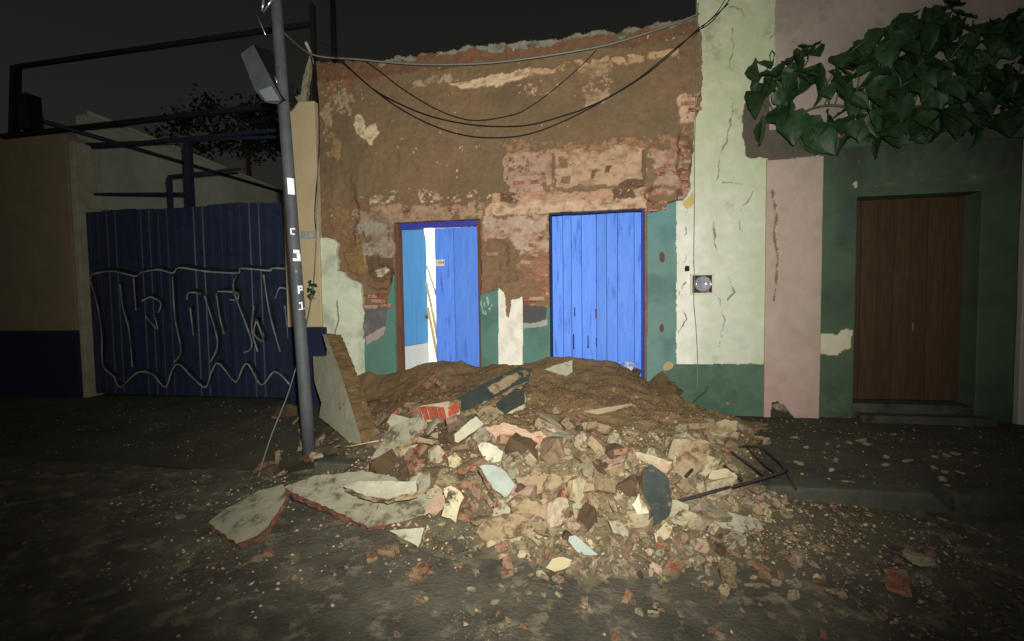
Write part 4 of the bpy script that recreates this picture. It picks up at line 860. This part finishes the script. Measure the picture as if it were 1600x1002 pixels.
# keep the earth out of the doorway recesses and the wall
ii, jj = np.nonzero(kc); f4 = np.stack([idx[ii, jj], idx[ii + 1, jj], idx[ii + 1, jj + 1], idx[ii, jj + 1]], 1)
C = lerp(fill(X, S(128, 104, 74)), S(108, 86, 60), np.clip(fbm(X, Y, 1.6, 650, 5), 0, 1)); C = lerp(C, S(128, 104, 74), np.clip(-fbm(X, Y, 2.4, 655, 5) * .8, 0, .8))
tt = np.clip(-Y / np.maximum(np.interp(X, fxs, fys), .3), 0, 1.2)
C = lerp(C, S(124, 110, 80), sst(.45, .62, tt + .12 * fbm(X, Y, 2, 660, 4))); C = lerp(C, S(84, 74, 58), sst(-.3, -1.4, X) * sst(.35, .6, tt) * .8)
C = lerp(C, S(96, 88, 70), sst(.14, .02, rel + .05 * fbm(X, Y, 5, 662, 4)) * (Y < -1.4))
k = (fbm(X, Y, 20, 665, 3) > .85) & (tt > .2); C = np.where(k[..., None], S(176, 156, 120), C)
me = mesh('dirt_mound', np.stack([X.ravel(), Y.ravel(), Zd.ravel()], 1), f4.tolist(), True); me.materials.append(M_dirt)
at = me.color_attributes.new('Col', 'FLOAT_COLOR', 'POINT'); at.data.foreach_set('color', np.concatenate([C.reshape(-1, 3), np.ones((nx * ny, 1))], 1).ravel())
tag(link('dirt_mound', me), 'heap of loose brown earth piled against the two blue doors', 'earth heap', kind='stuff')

HERO = []
def slab(name, label, cat, poly, nrm, th, face, core, lift=.03, jit=.008, at=None, sub=.03, group=None):
    HERO.append(poly); nrm = np.array(nrm, float); nrm /= np.linalg.norm(nrm)
    cu, cv_ = max(poly, key=lambda p: p[1]) if at is None else at
    if at is None: lift = .015 + .35 * th
    p0 = hit(cu, cv_) + nrm * lift
    P = [onP(u, v, p0, nrm) for u, v in poly]
    o = slab_poly(P, -nrm * th, name, [face, core], None, jit, sub)
    return tag(o, label, cat, group)
LEAN = [(504, 523), (511, 548), (510, 557), (489, 557), (491, 595), (502, 629), (498, 652), (513, 663), (548, 693), (567, 712), (563, 682), (548, 633), (532, 583), (517, 542), (509, 522)]
slab('wall_slab', 'tall cream wall slab leaning upright beside the pole', 'slab', LEAN, (-.62, -.76, .12), .18, mat('leaning_cream_face', S(182, 178, 152), S(150, 146, 122), scale=5, bump=.5, bscale=24, dirt=S(112, 100, 74), dirt_amt=.3, dirt_scale=6), M_coreadobe, .02, .006, at=(556, 690))
slab('wall_slab', 'large flat pale slab lying on the street at the left', 'slab', [(324, 817), (345, 800), (403, 768), (441, 756), (446, 770), (445, 783), (419, 822), (400, 838), (369, 849)], (-.12, -.3, .94), .045, M_shardgrey, M_corered, .08, .008, at=(360, 835))
slab('wall_slab', 'broad dusty slab with red brick edge facing the street', 'slab', [(441, 762), (491, 744), (567, 736), (610, 744), (655, 770), (700, 782), (668, 802), (628, 816), (575, 824), (520, 796), (480, 780)], (.08, -.32, .94), .06, M_shardgrey, M_corered, .1, .008, at=(560, 800))
slab('plaster_piece', 'long pale plaster slab lying on top of the red-edged slab', 'plaster', [(536, 760), (563, 752), (650, 752), (652, 768), (604, 780), (570, 774)], (.0, -.38, .92), .045, M_shardw, M_core, .2, .005, at=(600, 790))
slab('plaster_piece', 'white triangular plaster piece on the street below the slabs', 'plaster', [(608, 829), (663, 825), (654, 855), (632, 843)], (-.05, -.42, .9), .05, M_shardw, M_core, .05, .004)
slab('plaster_piece', 'cream slab tilted steeply left of the fallen bricks', 'plaster', [(572, 731), (598, 689), (608, 668), (640, 655), (654, 650), (665, 660), (648, 682), (625, 697)], (-.2, -.62, .76), .05, M_shardgrey, M_core, .08, .01)
slab('plaster_piece', 'white corner of plaster behind the tilted cream slab', 'plaster', [(604, 660), (613, 647), (640, 653), (632, 662), (612, 668)], (-.1, -.6, .78), .04, M_shardw, M_core, .08, .004)
slab('plaster_piece', 'narrow white plaster strip left of the white wedge', 'plaster', [(624, 703), (640, 697), (665, 692), (668, 698), (640, 706), (628, 707)], (0, -.55, .83), .04, M_shardw, M_corered, .1, .004)
slab('plaster_piece', 'white wedge of plaster tilted in the middle of the rubble', 'plaster', [(700, 689), (722, 668), (744, 650), (756, 664), (732, 680), (716, 692)], (.1, -.62, .78), .05, M_shardw, M_corered, .1, .005)
lbp = slab('painted_block', 'long black painted wall piece with tan patch leaning on earth', 'wall piece', [(716, 620), (760, 597), (811, 573), (831, 578), (826, 595), (800, 606), (770, 622), (747, 632), (725, 645), (720, 632)], (.12, -.75, .65), .09, M_sharddark, M_core, .1, .006)
tp = slab('mortar_patch', None, None, [(762, 606), (770, 600), (806, 582), (814, 588), (796, 602), (772, 616)], (.12, -.75, .65), .012, M_core, M_core, .0585, .004, at=(725, 645))
tp.parent = lbp; tp['label'] = 'tan mortar patch'
slab('painted_block', 'short black painted wall piece under the long black one', 'wall piece', [(773, 632), (800, 612), (820, 611), (820, 632), (802, 640), (788, 648)], (.1, -.66, .74), .07, M_sharddark, M_shardw, .08, .006)
slab('mortar_block', 'tan brick lump with red edge below the black pieces', 'masonry', [(744, 646), (757, 634), (766, 632), (785, 649), (770, 656), (752, 660)], (-.1, -.6, .8), .09, M_core, M_brick, .1, .006)
slab('plaster_piece', 'rounded white plaster piece above the pale blue slab', 'plaster', [(747, 696), (752, 692), (766, 692), (786, 705), (783, 720), (768, 724), (754, 714)], (.1, -.72, .7), .06, M_shardw, M_core, .1, .006)
slab('plaster_piece', 'pale blue painted slab tilted in the heap centre', 'plaster', [(749, 728), (770, 726), (786, 733), (806, 758), (794, 782), (769, 762)], (.35, -.62, .7), .075, M_shardblue, M_core, .12, .005)
slab('plaster_piece', 'speckled white plaster piece standing near heap front', 'plaster', [(692, 762), (705, 759), (716, 766), (725, 777), (716, 800), (712, 815), (689, 806), (697, 784)], (-.05, -.88, .46), .05, M_mottled, M_corered, .1, .006)
slab('mortar_slab', 'broad tan mortar slab at the front of the heap', 'masonry', [(743, 829), (762, 812), (789, 802), (820, 806), (850, 820), (846, 833), (800, 842), (760, 847)], (0, -.55, .84), .09, M_core, M_mortar, .1, .012)
slab('plaster_piece', 'pale blue oval plaster flake at the heap front', 'plaster', [(887, 846), (890, 838), (899, 837), (920, 854), (934, 867), (922, 869), (902, 862)], (.15, -.6, .78), .075, M_shardblue, M_core, .08, .004)
slab('plaster_piece', 'cream stone lying lowest at the heap front', 'plaster', [(853, 888), (863, 873), (880, 870), (900, 877), (890, 886), (868, 893)], (0, -.5, .86), .06, M_shard, M_core, .05, .005)
slab('painted_block', 'upright black painted lump in the right of the heap', 'wall piece', [(1003, 760), (1008, 732), (1020, 727), (1036, 738), (1044, 752), (1052, 784), (1047, 806), (1024, 820), (1011, 816), (1020, 799), (1006, 780)], (.2, -.9, .36), .13, M_sharddark, M_core, .14, .008)
slab('plaster_piece', 'white painted corner beside the upright black lump', 'plaster', [(988, 790), (1000, 771), (1008, 780), (1021, 800), (1011, 813), (996, 806)], (-.3, -.84, .44), .06, M_shardw, M_core, .14, .006)
slab('mortar_block', 'square tan block resting on the bent black rebar', 'masonry', [(1106, 745), (1115, 736), (1135, 731), (1153, 745), (1148, 756), (1135, 767), (1115, 758)], (.1, -.8, .58), .13, M_shard, M_mortar, .12, .008)
slab('plaster_piece', 'white plaster scrap high on the brown earth', 'plaster', [(851, 577), (866, 571), (894, 563), (895, 581), (885, 587), (868, 583)], (0, -.75, .66), .03, M_shardw, M_core, .03, .006)
slab('plaster_piece', 'thin tan plaster strip lying on the brown earth', 'plaster', [(911, 643), (940, 638), (988, 630), (972, 638), (954, 643), (933, 648)], (0, -.6, .8), .03, M_shard, M_core, .03, .004)
slab('mortar_slab', 'long tan mortar beam behind the upright black lump', 'masonry', [(983, 707), (1000, 706), (1050, 722), (1048, 730), (1014, 724), (988, 716)], (.05, -.7, .7), .08, M_shard, M_mortar, .08, .008)
slab('mortar_slab', 'broad yellowish mortar slab in the heap centre', 'masonry', [(806, 748), (850, 740), (905, 744), (950, 752), (948, 764), (900, 772), (850, 772), (812, 768)], (0, -.68, .72), .08, M_core, M_mortar, .08, .012)
slab('mortar_slab', 'flat tan slab right of the blue slab, under earth', 'masonry', [(792, 786), (812, 776), (860, 790), (905, 798), (900, 812), (850, 806), (806, 800)], (.05, -.66, .74), .08, M_core, M_mortar, .08, .012)
slab('mortar_slab', 'pinkish brick slab below the black painted pieces', 'masonry', [(758, 668), (790, 660), (830, 676), (866, 668), (868, 684), (836, 700), (800, 694), (772, 684)], (.05, -.62, .78), .08, mat('pink_mortar', PINKW, S(190, 160, 132), scale=14, bump=.7, bscale=30, dirt=S(150, 84, 60), dirt_amt=.4, dirt_scale=12), M_mortar, .09, .012)
slab('mortar_slab', 'wedge of tan masonry left of the square tan block', 'masonry', [(1052, 742), (1060, 706), (1090, 684), (1110, 692), (1104, 722), (1080, 748)], (.1, -.72, .68), .08, M_core, M_mortar, .1, .012)
slab('mortar_slab', 'tan masonry lump at the heap top right end', 'masonry', [(1108, 668), (1130, 656), (1153, 658), (1150, 672), (1126, 682), (1112, 682)], (.05, -.6, .8), .1, M_shard, M_mortar, .08, .01)
slab('mortar_slab', 'grey flat slab lying right of heap front', 'masonry', [(1108, 806), (1140, 800), (1184, 812), (1192, 826), (1160, 832), (1130, 824)], (.05, -.5, .86), .06, M_shardgrey, M_mortar, .06, .01)
# fallen block of bricks, each brick a part
M_redbrick = mat('red_brick', S(158, 74, 46), S(132, 58, 38), scale=14, bump=.5, bscale=40, rand=.15, dirt=S(170, 150, 124), dirt_amt=.3, dirt_scale=10)
fb = empty('brick_block', tuple(hit(688, 650)), 'fallen block of five red bricks on edge below black piece', 'masonry')
HERO.append([(650, 630), (720, 622), (720, 655), (660, 660)]); HERO.append([(1135, 692), (1190, 688), (1240, 730), (1240, 766), (1160, 770), (1150, 760)])
nrm = np.array([.05, -.86, .5]); nrm /= np.linalg.norm(nrm); p0 = hit(685, 658) + nrm * .04
for (q) in ([(656, 636), (666, 635), (671, 655), (663, 656)], [(667, 635), (674, 635), (679, 655), (672, 655)], [(675, 635), (682, 635), (687, 655), (680, 655)], [(683, 635), (693, 636), (698, 656), (688, 655)], [(700, 637), (716, 627), (717, 643), (701, 651)]):
    slab_poly([onP(u, v, p0, nrm) for u, v in q], -nrm * .13, 'brick', [M_redbrick, M_redbrick], fb, .004, .06)
slab_poly([onP(u, v, p0, nrm) for u, v in ((654, 634), (716, 624), (719, 646), (700, 658), (662, 658))], -nrm * .10, 'mortar_bed', [M_mortar, M_mortar], fb, .004, .06).location = tuple(-nrm * .012)

# bent reinforcing bars
rb = empty('rebar_cage', tuple(hit(1150, 760)), 'bent black reinforcing bars sticking out of the heap at right', 'rebar')
def hp(u, v, l): p = hit(u, v); d = (CAM - p) / np.linalg.norm(CAM - p); return tuple(p + d * l)
for pts, r in (([(1050, 785, .02), (1080, 778, .08), (1122, 766, .16), (1170, 754, .3), (1230, 735, .45)], .011), ([(1143, 707, .1), (1165, 722, .2), (1192, 740, .36)], .01), ([(1132, 728, .14), (1146, 740, .2), (1160, 750, .3)], .01),
               ([(1155, 698, .1), (1187, 699, .2), (1208, 714, .3), (1226, 731, .38), (1244, 764, .2)], .01), ([(1104, 714, .1), (1088, 728, .12), (1072, 744, .12)], .012), ([(1168, 700, .1), (1190, 722, .25), (1216, 740, .36)], .01)):
    tube_obj('bar', [tuple(p) for p in smooth_line([hp(*q) for q in pts], 5)], r, M_rust, rb, 7)
tag(tube_obj('wire_scrap', [hp(527, 699, .05), hp(550, 697, .1), hp(575, 692, .16), hp(600, 687, .2)], .006, M_wood), 'thin pale stick poking out before the leaning slab', 'stick')
tag(tube_obj('twig', [PY(1080, 632, -.06), PY(1092, 620, -.08), PY(1102, 612, -.1), PY(1105, 604, -.1)], .005, M_rust), 'thin dark twig against the dark green wall base', 'twig')

# loose pieces: a few shapes of each kind, many individual copies
def hull_mesh(name, pts, m, rough=.03):
    bm = bmesh.new(); [bm.verts.new(p) for p in pts]; r = bmesh.ops.convex_hull(bm, input=bm.verts[:])
    dead = [v for v in bm.verts if not v.link_faces]; bmesh.ops.delete(bm, geom=dead, context='VERTS')
    if rough:
        bmesh.ops.subdivide_edges(bm, edges=bm.edges[:], cuts=1, use_grid_fill=True)
        for v in bm.verts: v.co += Vector(nr.normal(0, rough, 3))
        bmesh.ops.triangulate(bm, faces=bm.faces[:])
    me = bm_mesh(bm, name); me.materials.append(m); return me
def chunk_pts(n, dx, dy, dz, box_=.5):
    P = []
    for _ in range(n):
        p = nr.uniform(-1, 1, 3); m_ = max(abs(p)); p = p / m_ if nr.random() < .75 else p / np.linalg.norm(p)
        P.append(p * np.array([dx, dy, dz]) / 2 * nr.uniform(.82, 1.05))
    return P
def shard_pts(dz):
    n = rnd.randint(5, 7); P = []; a0 = rnd.random() * 6
    for i in range(n):
        a = a0 + i / n * 6.283 + rnd.uniform(-.3, .3); r = rnd.uniform(.35, .55); x, y_ = math.cos(a) * r, math.sin(a) * r * .75
        P += [(x, y_, dz / 2), (x * rnd.uniform(.85, 1.1), y_ * rnd.uniform(.85, 1.1), -dz / 2)]
    return P
def brk_pts():
    P = []
    for x in (-.5, .5):
        for y_ in (-.26, .26):
            for z in (-.14, .14):
                if x > 0: P += [(x * rnd.uniform(.3, 1), y_, z), (x * rnd.uniform(.5, 1), y_ * rnd.uniform(.2, .9), z)]
                else: P.append((x, y_, z))
    return P
def irregular(me_fn, n):
    return [me_fn() for _ in range(n)]
M_pinkf = mat('pinkish_plaster_face', S(170, 142, 120), S(150, 124, 102), scale=4, bump=.5, bscale=14, rand=.12, dirt=S(120, 84, 64), dirt_amt=.45, dirt_scale=3)
M_core2 = mat('shard_core', S(148, 128, 98), S(122, 102, 76), scale=5, bump=.8, bscale=12, rand=.2, dirt=S(98, 76, 54), dirt_amt=.5, dirt_scale=4)
M_grey2 = mat('shard_grey_face', S(156, 150, 126), S(130, 122, 100), scale=4, bump=.5, bscale=14, rand=.12, dirt=S(104, 90, 66), dirt_amt=.5, dirt_scale=3)
def layered(face, th):
    me = hull_mesh('plaster_shard', shard_pts(th), face, .012); me.materials.append(M_core2 if rnd.random() < .75 else M_brick)
    for p_ in me.polygons: p_.material_index = 0 if p_.normal.z > .8 else 1
    return me
LIB = {'mortar_lump': irregular(lambda: hull_mesh('mortar_lump', chunk_pts(13, 1, .75, .55), M_mortar), 14) + irregular(lambda: hull_mesh('mortar_lump', shard_pts(rnd.uniform(.14, .3)), M_mortar, .012), 22),
       'brick_fragment': irregular(lambda: hull_mesh('brick_fragment', brk_pts(), M_brick), 9),
       'plaster_shard': irregular(lambda: layered(rnd.choice([M_shard, M_grey2, M_pinkf, M_shard]), rnd.uniform(.14, .34)), 26),
       'earth_clod': irregular(lambda: hull_mesh('earth_clod', chunk_pts(26, 1, .9, .75), M_clod), 6),
       'stone': irregular(lambda: hull_mesh('stone', [tuple(np.array(q) / np.linalg.norm(q) * np.array([.5, .38, .27]) * nr.uniform(.85, 1.1)) for q in nr.normal(0, 1, (26, 3))], M_mortar, .015), 6)}
LAB = {'mortar_lump': ('tan lump of broken mortar in the rubble heap', 'mortar lump', 'mortar lumps in the heap'), 'brick_fragment': ('broken red brick piece in the rubble heap', 'brick', 'brick pieces in the heap'),
       'plaster_shard': ('small cream plaster shard in the rubble heap', 'plaster', 'plaster shards in the heap'), 'earth_clod': ('dark brown earth clod in the rubble heap', 'clod', 'earth clods in the heap')}
SLAB_ = {'mortar_lump': ('tan mortar lump lying loose on the street', 'mortar lump', 'mortar lumps on the street'), 'brick_fragment': ('broken red brick piece lying loose on the street', 'brick', 'brick pieces on the street'),
         'plaster_shard': ('small cream plaster shard lying loose on the street', 'plaster', 'plaster shards on the street'), 'stone': ('rounded pale stone lying loose on the street', 'stone', 'stones on the street')}
GEN = []
def put(kind, u, v, wpx, tilt=.5, lab=None, sink=.25):
    p = hit(u, v); dep = float(np.dot(p - CAM, -RC[:, 2])); s = wpx * dep / F
    o = link(kind, rnd.choice(LIB[kind])); d = .03
    gx = (float(H(p[0] + d, p[1])) - float(H(p[0] - d, p[1]))) / (2 * d); gy = (float(H(p[0], p[1] + d)) - float(H(p[0], p[1] - d))) / (2 * d)
    up = Vector((-max(-1, min(1, gx)), -max(-1, min(1, gy)), 1)).normalized()
    R_ = up.to_track_quat('Z', 'Y').to_matrix() @ Euler((rnd.gauss(0, tilt), rnd.gauss(0, tilt), rnd.uniform(0, 6.28))).to_matrix()
    sc = (s * rnd.uniform(.9, 1.1), s * rnd.uniform(.75, 1.1), s * rnd.uniform(.8, 1.1))
    o.matrix_world = Matrix.Translation(Vector(p) + up * (.5 - sink) * s * (.5 if kind != 'plaster_shard' else .25)) @ R_.to_4x4() @ Matrix.Diagonal((*sc, 1))
    tag(o, *(lab or LAB[kind]))
    if lab is None or len(lab) > 2: GEN.append((o, kind, u, v, wpx))
    return o
HEAP = [(576, 740), (590, 660), (640, 640), (745, 655), (830, 670), (900, 655), (980, 672), (1050, 680), (1100, 660), (1180, 670), (1240, 742), (1215, 800), (1150, 850), (1100, 905), (900, 900), (840, 880), (752, 856), (700, 835), (640, 800), (600, 760)]
EARTHY = [(830, 560), (1050, 590), (1110, 660), (1040, 715), (980, 700), (900, 650), (830, 670), (590, 640), (590, 585), (740, 575)]
placed = []
def free(u, v, r):
    for (a, b, c) in placed:
        if (a - u) ** 2 + ((b - v) * 1.5) ** 2 < (.31 * (r + c)) ** 2: return False
    return True
inp = lambda u, v, pl: bool(inpoly(np.array(float(u)), np.array(float(v)), pl))
cnt = {'mortar_lump': 0, 'brick_fragment': 0, 'plaster_shard': 0, 'earth_clod': 0}
for (wmin, wmax, tries) in ((40, 66, 900), (26, 40, 2500), (14, 26, 9000)):
    for _ in range(tries):
        u = rnd.uniform(570, 1245); v = rnd.uniform(640, 905); w = rnd.uniform(wmin, wmax)
        if not inp(u, v, HEAP) or (inp(u, v, EARTHY) and rnd.random() < .94) or any(inp(u, v, h) for h in HERO) or not free(u, v, w): continue
        if u < 745 and v > 800: continue
        if v > 825 and (w > 46 - (v - 825) * .36 or rnd.random() < (v - 825) / 110): continue
        if u > 1120 and (w > 34 or rnd.random() < .35): continue
        r = rnd.random(); left = u < 760
        kd = ('brick_fragment' if r < .24 else 'plaster_shard' if r < .6 else 'earth_clod' if r < .7 else 'mortar_lump') if left else ('brick_fragment' if r < .07 else 'plaster_shard' if r < .5 else 'earth_clod' if r < .54 else 'mortar_lump')
        if cnt[kd] > 260: continue
        cnt[kd] += 1; placed.append((u, v, w)); put(kd, u, v, w * (.8 if kd in ('brick_fragment', 'earth_clod') else 1), .5 if kd == 'plaster_shard' else .65, None, .12)
for (u, v, w) in ((957, 708, 30), (945, 736, 22), (812, 706, 44), (832, 712, 26), (817, 771, 32), (806, 800, 30), (836, 806, 24), (935, 728, 16), (1034, 605, 34), (1050, 616, 30), (993, 583, 16)): put('earth_clod', u, v, w, .3)
for (u, v, w) in ((672, 600, 30), (690, 606, 24), (640, 636, 20), (660, 720, 34), (648, 716, 30), (690, 716, 26), (726, 812, 24), (778, 792, 26), (735, 726, 22), (590, 800, 26)): put('brick_fragment', u, v, w, .5)
# at the foot of the pole
for _ in range(15):
    u = rnd.uniform(395, 500); v = rnd.uniform(645, 745)
    if u + (v - 645) * .3 < 385: continue
    put(rnd.choice(['mortar_lump', 'mortar_lump', 'brick_fragment', 'earth_clod']), u, v, rnd.uniform(12, 34), .4, None) if False else put(rnd.choice(['mortar_lump', 'mortar_lump', 'mortar_lump', 'earth_clod', 'brick_fragment']), u, v, rnd.uniform(12, 34), .4, {'m': 0} and None or ('dusty broken masonry piece around the foot of the pole', 'masonry', 'masonry pieces around the pole'))
# singled-out loose pieces on the street
for (kd, u, v, w, lb) in (('stone', 460, 904, 20, 'round white stone alone on the dark street at left'), ('brick_fragment', 655, 902, 42, 'large red brick piece on street below white triangle'), ('stone', 715, 886, 20, 'pale pebble right of the large red brick piece'),
                          ('brick_fragment', 578, 872, 30, 'red brick piece left of the large red brick piece'), ('brick_fragment', 606, 866, 30, 'dark red brick piece just below the white triangle'), ('brick_fragment', 980, 938, 26, 'small red brick piece nearest the camera at centre'),
                          ('stone', 1440, 880, 44, 'largest pale stone on the street at right'), ('brick_fragment', 1402, 916, 50, 'flat stone with red edge on the street at right'), ('stone', 1246, 872, 34, 'grey round stone right of the heap front'), ('stone', 1314, 932, 24, 'pale stone below the grey round stone'),
                          ('brick_fragment', 1055, 892, 44, 'long red brick piece below the heap front'), ('mortar_lump', 1136, 902, 54, 'tan lump with red base below the heap right'), ('brick_fragment', 786, 858, 26, 'dark red brick piece at heap front left'), ('mortar_lump', 1296, 772, 24, 'pale lump lying against the kerb'),
                          ('stone', 1590, 798, 44, 'pale stone at the kerb near the right edge'), ('stone', 1138, 632, 13, 'small round white stone against the dark green wall base'), ('mortar_lump', 1215, 640, 26, 'dark lump at the foot of the pink pilaster'), ('plaster_shard', 1346, 690, 18, 'pale shard on the dark pavement at right'),
                          ('brick_fragment', 420, 868, 34, 'dusty red brick lump on dark street at left'), ('stone', 402, 876, 24, 'dusty grey stone beside the red lump at left')):
    put(kd, u, v, w, .25, (lb, {'stone': 'stone', 'brick_fragment': 'brick', 'mortar_lump': 'mortar lump', 'plaster_shard': 'plaster'}[kd]))
for _ in range(150):
    u = rnd.gauss(1050, 330); v = rnd.uniform(790, 1000)
    if not (120 < u < 1600) or inp(u, v, HEAP): continue
    if u < 600 and rnd.random() < .5: continue
    kd = rnd.choice(['mortar_lump', 'stone', 'plaster_shard', 'stone', 'brick_fragment']); put(kd, u, v, rnd.uniform(9, 22) * (1 if u > 700 else .8), .3, SLAB_[kd])
for _ in range(90):
    u = rnd.uniform(700, 1330); v = rnd.gauss(890, 38)
    if v < 845 or inp(u, v, HEAP) and v < 880: continue
    kd = rnd.choice(['mortar_lump', 'plaster_shard', 'mortar_lump', 'brick_fragment', 'stone']); put(kd, u, v, rnd.uniform(9, 26), .35, SLAB_[kd], .1)
for _ in range(34):
    u = rnd.uniform(1190, 1560); v = rnd.uniform(668, 760); kd = rnd.choice(['mortar_lump', 'stone', 'plaster_shard']); put(kd, u, v, rnd.uniform(6, 14), .3, ('small pale rubble piece lying on the dark pavement', 'rubble', 'rubble pieces on the pavement'))

# grit and crumbs nobody could count
def grit(name, n, region, smin, smax, label, m=None):
    base = np.array([(1, 0, 0), (-1, 0, 0), (0, 1, 0), (0, -1, 0), (0, 0, 1), (0, 0, -1)], float)
    fc = np.array([(0, 2, 4), (2, 1, 4), (1, 3, 4), (3, 0, 4), (2, 0, 5), (1, 2, 5), (3, 1, 5), (0, 3, 5)])
    P = region(n); n = len(P); s = smin * (smax / smin) ** (nr.random(n) ** 2.2)
    V_ = base[None] * nr.uniform(.55, 1.15, (n, 6, 1)) * np.array([1, .8, .6]); a = nr.uniform(0, 6.28, n); c_, s_ = np.cos(a)[:, None], np.sin(a)[:, None]
    x = V_[..., 0] * c_ - V_[..., 1] * s_; y_ = V_[..., 0] * s_ + V_[..., 1] * c_; z = V_[..., 2] + .2 * x * nr.normal(0, 1, (n, 1))
    W = np.stack([x, y_, z], -1) * s[:, None, None] + P[:, None, :]; W[..., 2] += s[:, None] * .3
    FF = (fc[None] + (np.arange(n) * 6)[:, None, None]).reshape(-1, 3)
    me = bpy.data.meshes.new(name); me.vertices.add(n * 6); me.vertices.foreach_set('co', W.ravel()); me.loops.add(FF.size); me.loops.foreach_set('vertex_index', FF.ravel()); me.polygons.add(len(FF)); me.polygons.foreach_set('loop_start', np.arange(len(FF)) * 3); me.polygons.foreach_set('loop_total', np.full(len(FF), 3)); me.update(calc_edges=True)
    return tag(link(name, me, m or M_grit), label, 'grit', kind='stuff')
def reg_street(n):
    x = nr.normal(.5, 2.1, n * 4); y_ = nr.uniform(-4.6, -2.2, n * 4); k = (np.abs(x) < 5.5) & (fbm(x, y_, 1.2, 700, 4) + nr.normal(0, .25, n * 4) > .15); x, y_ = x[k][:n], y_[k][:n]
    return np.stack([x, y_, H(x, y_)], 1)
def reg_heap(n):
    x = nr.uniform(-2.6, 2.2, n * 4); y_ = -nr.uniform(.05, 1, n * 4) ** .6 * 3.3; r_ = H(x, y_) - gz(x, y_); t_ = -y_ / np.interp(x, fxs, fys); k = (r_ > .01) & (nr.random(n * 4) < .06 + .9 * sst(.35, .65, t_)); x, y_ = x[k][:n], y_[k][:n]
    return np.stack([x, y_, H(x, y_)], 1)
def reg_earth(n):
    x = nr.uniform(-2.5, 2.0, n * 4); y_ = -nr.uniform(.02, 1, n * 4) * 2.0; r_ = H(x, y_) - gz(x, y_); t_ = -y_ / np.interp(x, fxs, fys); k = (r_ > .03) & (t_ < .62); x, y_ = x[k][:n], y_[k][:n]
    return np.stack([x, y_, H(x, y_)], 1)
def reg_walk(n):
    x = np.where(nr.random(n) < .6, nr.uniform(1.2, 5.5, n), nr.uniform(-7, -2.6, n)); y_ = nr.uniform(-2.0, -.05, n); return np.stack([x, y_, H(x, y_)], 1)
grit('street_grit', 13000, reg_street, .003, .022, 'fine pale grit and crumbs scattered over the dark street')
grit('heap_crumbs', 8000, reg_heap, .004, .026, 'small crumbs of mortar and brick filling the rubble heap')
grit('pavement_grit', 2200, reg_walk, .004, .016, 'fine grit scattered over the dark pavement')

# every loose piece is described by its kind, its size and what it lies beside
ANCH = [(540, 650, 'the tall leaning slab'), (385, 805, 'the flat pale slab'), (570, 790, 'the red-edged slab'), (635, 838, 'the white triangle'), (620, 690, 'the tilted cream slab'), (728, 672, 'the white wedge'), (775, 610, 'the black painted piece'),
        (688, 645, 'the fallen brick block'), (766, 707, 'the rounded white piece'), (778, 752, 'the pale blue slab'), (708, 788, 'the speckled white piece'), (797, 826, 'the broad tan slab'), (910, 853, 'the pale blue oval flake'), (876, 881, 'the cream stone'),
        (1028, 772, 'the upright black lump'), (1130, 748, 'the square tan block'), (872, 575, 'the white scrap on earth'), (950, 638, 'the thin tan strip'), (880, 756, 'the yellowish slab'), (1210, 725, 'the bent rebar'), (1150, 816, 'the grey flat slab'), (485, 680, 'the grey pole'),
        (460, 904, 'the round white stone'), (655, 902, 'the large red brick'), (980, 938, 'the small red brick'), (1440, 880, 'the largest pale stone'), (1246, 872, 'the grey round stone'), (1296, 772, 'the lump against the kerb'), (1235, 640, 'the pink pilaster'), (1430, 630, 'the brown door'), (1590, 798, 'the kerbside stone')]
WORD = {'mortar_lump': 'tan mortar lump', 'brick_fragment': 'red brick piece', 'plaster_shard': 'pale plaster shard', 'earth_clod': 'dark earth clod', 'stone': 'rounded stone'}
ORD = ['nearest', 'second nearest', 'third nearest', 'fourth nearest', 'fifth nearest', 'sixth nearest', 'seventh nearest', 'eighth nearest', 'ninth nearest', 'tenth nearest'] + [w_ + ' nearest' for w_ in ('eleventh', 'twelfth', 'thirteenth', 'fourteenth', 'fifteenth', 'sixteenth', 'seventeenth', 'eighteenth', 'nineteenth', 'twentieth')]
bins = {}
for (o, kd, u, v, w) in GEN:
    a = min(ANCH, key=lambda q: math.hypot(q[0] - u, (q[1] - v) * 1.3)); dx, dy = u - a[0], v - a[1]
    dr_ = ('right of' if dx > 0 else 'left of') if abs(dx) > abs(dy) else ('in front of' if dy > 0 else 'behind')
    bins.setdefault((kd, dr_, a[2]), []).append((math.hypot(dx, dy), o, w))
for (kd, dr_, an), L_ in bins.items():
    for i, (d_, o, w) in enumerate(sorted(L_, key=lambda q: q[0])):
        sz = 'large' if w > 40 else 'medium' if w > 22 else 'small'
        o['label'] = f"{sz} {WORD[kd]}, {ORD[min(i, 19)]} {dr_} {an}"

grit('earth_crumbs', 12000, reg_earth, .004, .022, 'crumbs of loose brown earth covering the mound before the doors', mat('earth_crumb', palette=[S(130, 104, 74), S(112, 88, 62), S(138, 112, 80), S(122, 96, 68), S(104, 82, 58)], scale=20, bump=.4, island=True))
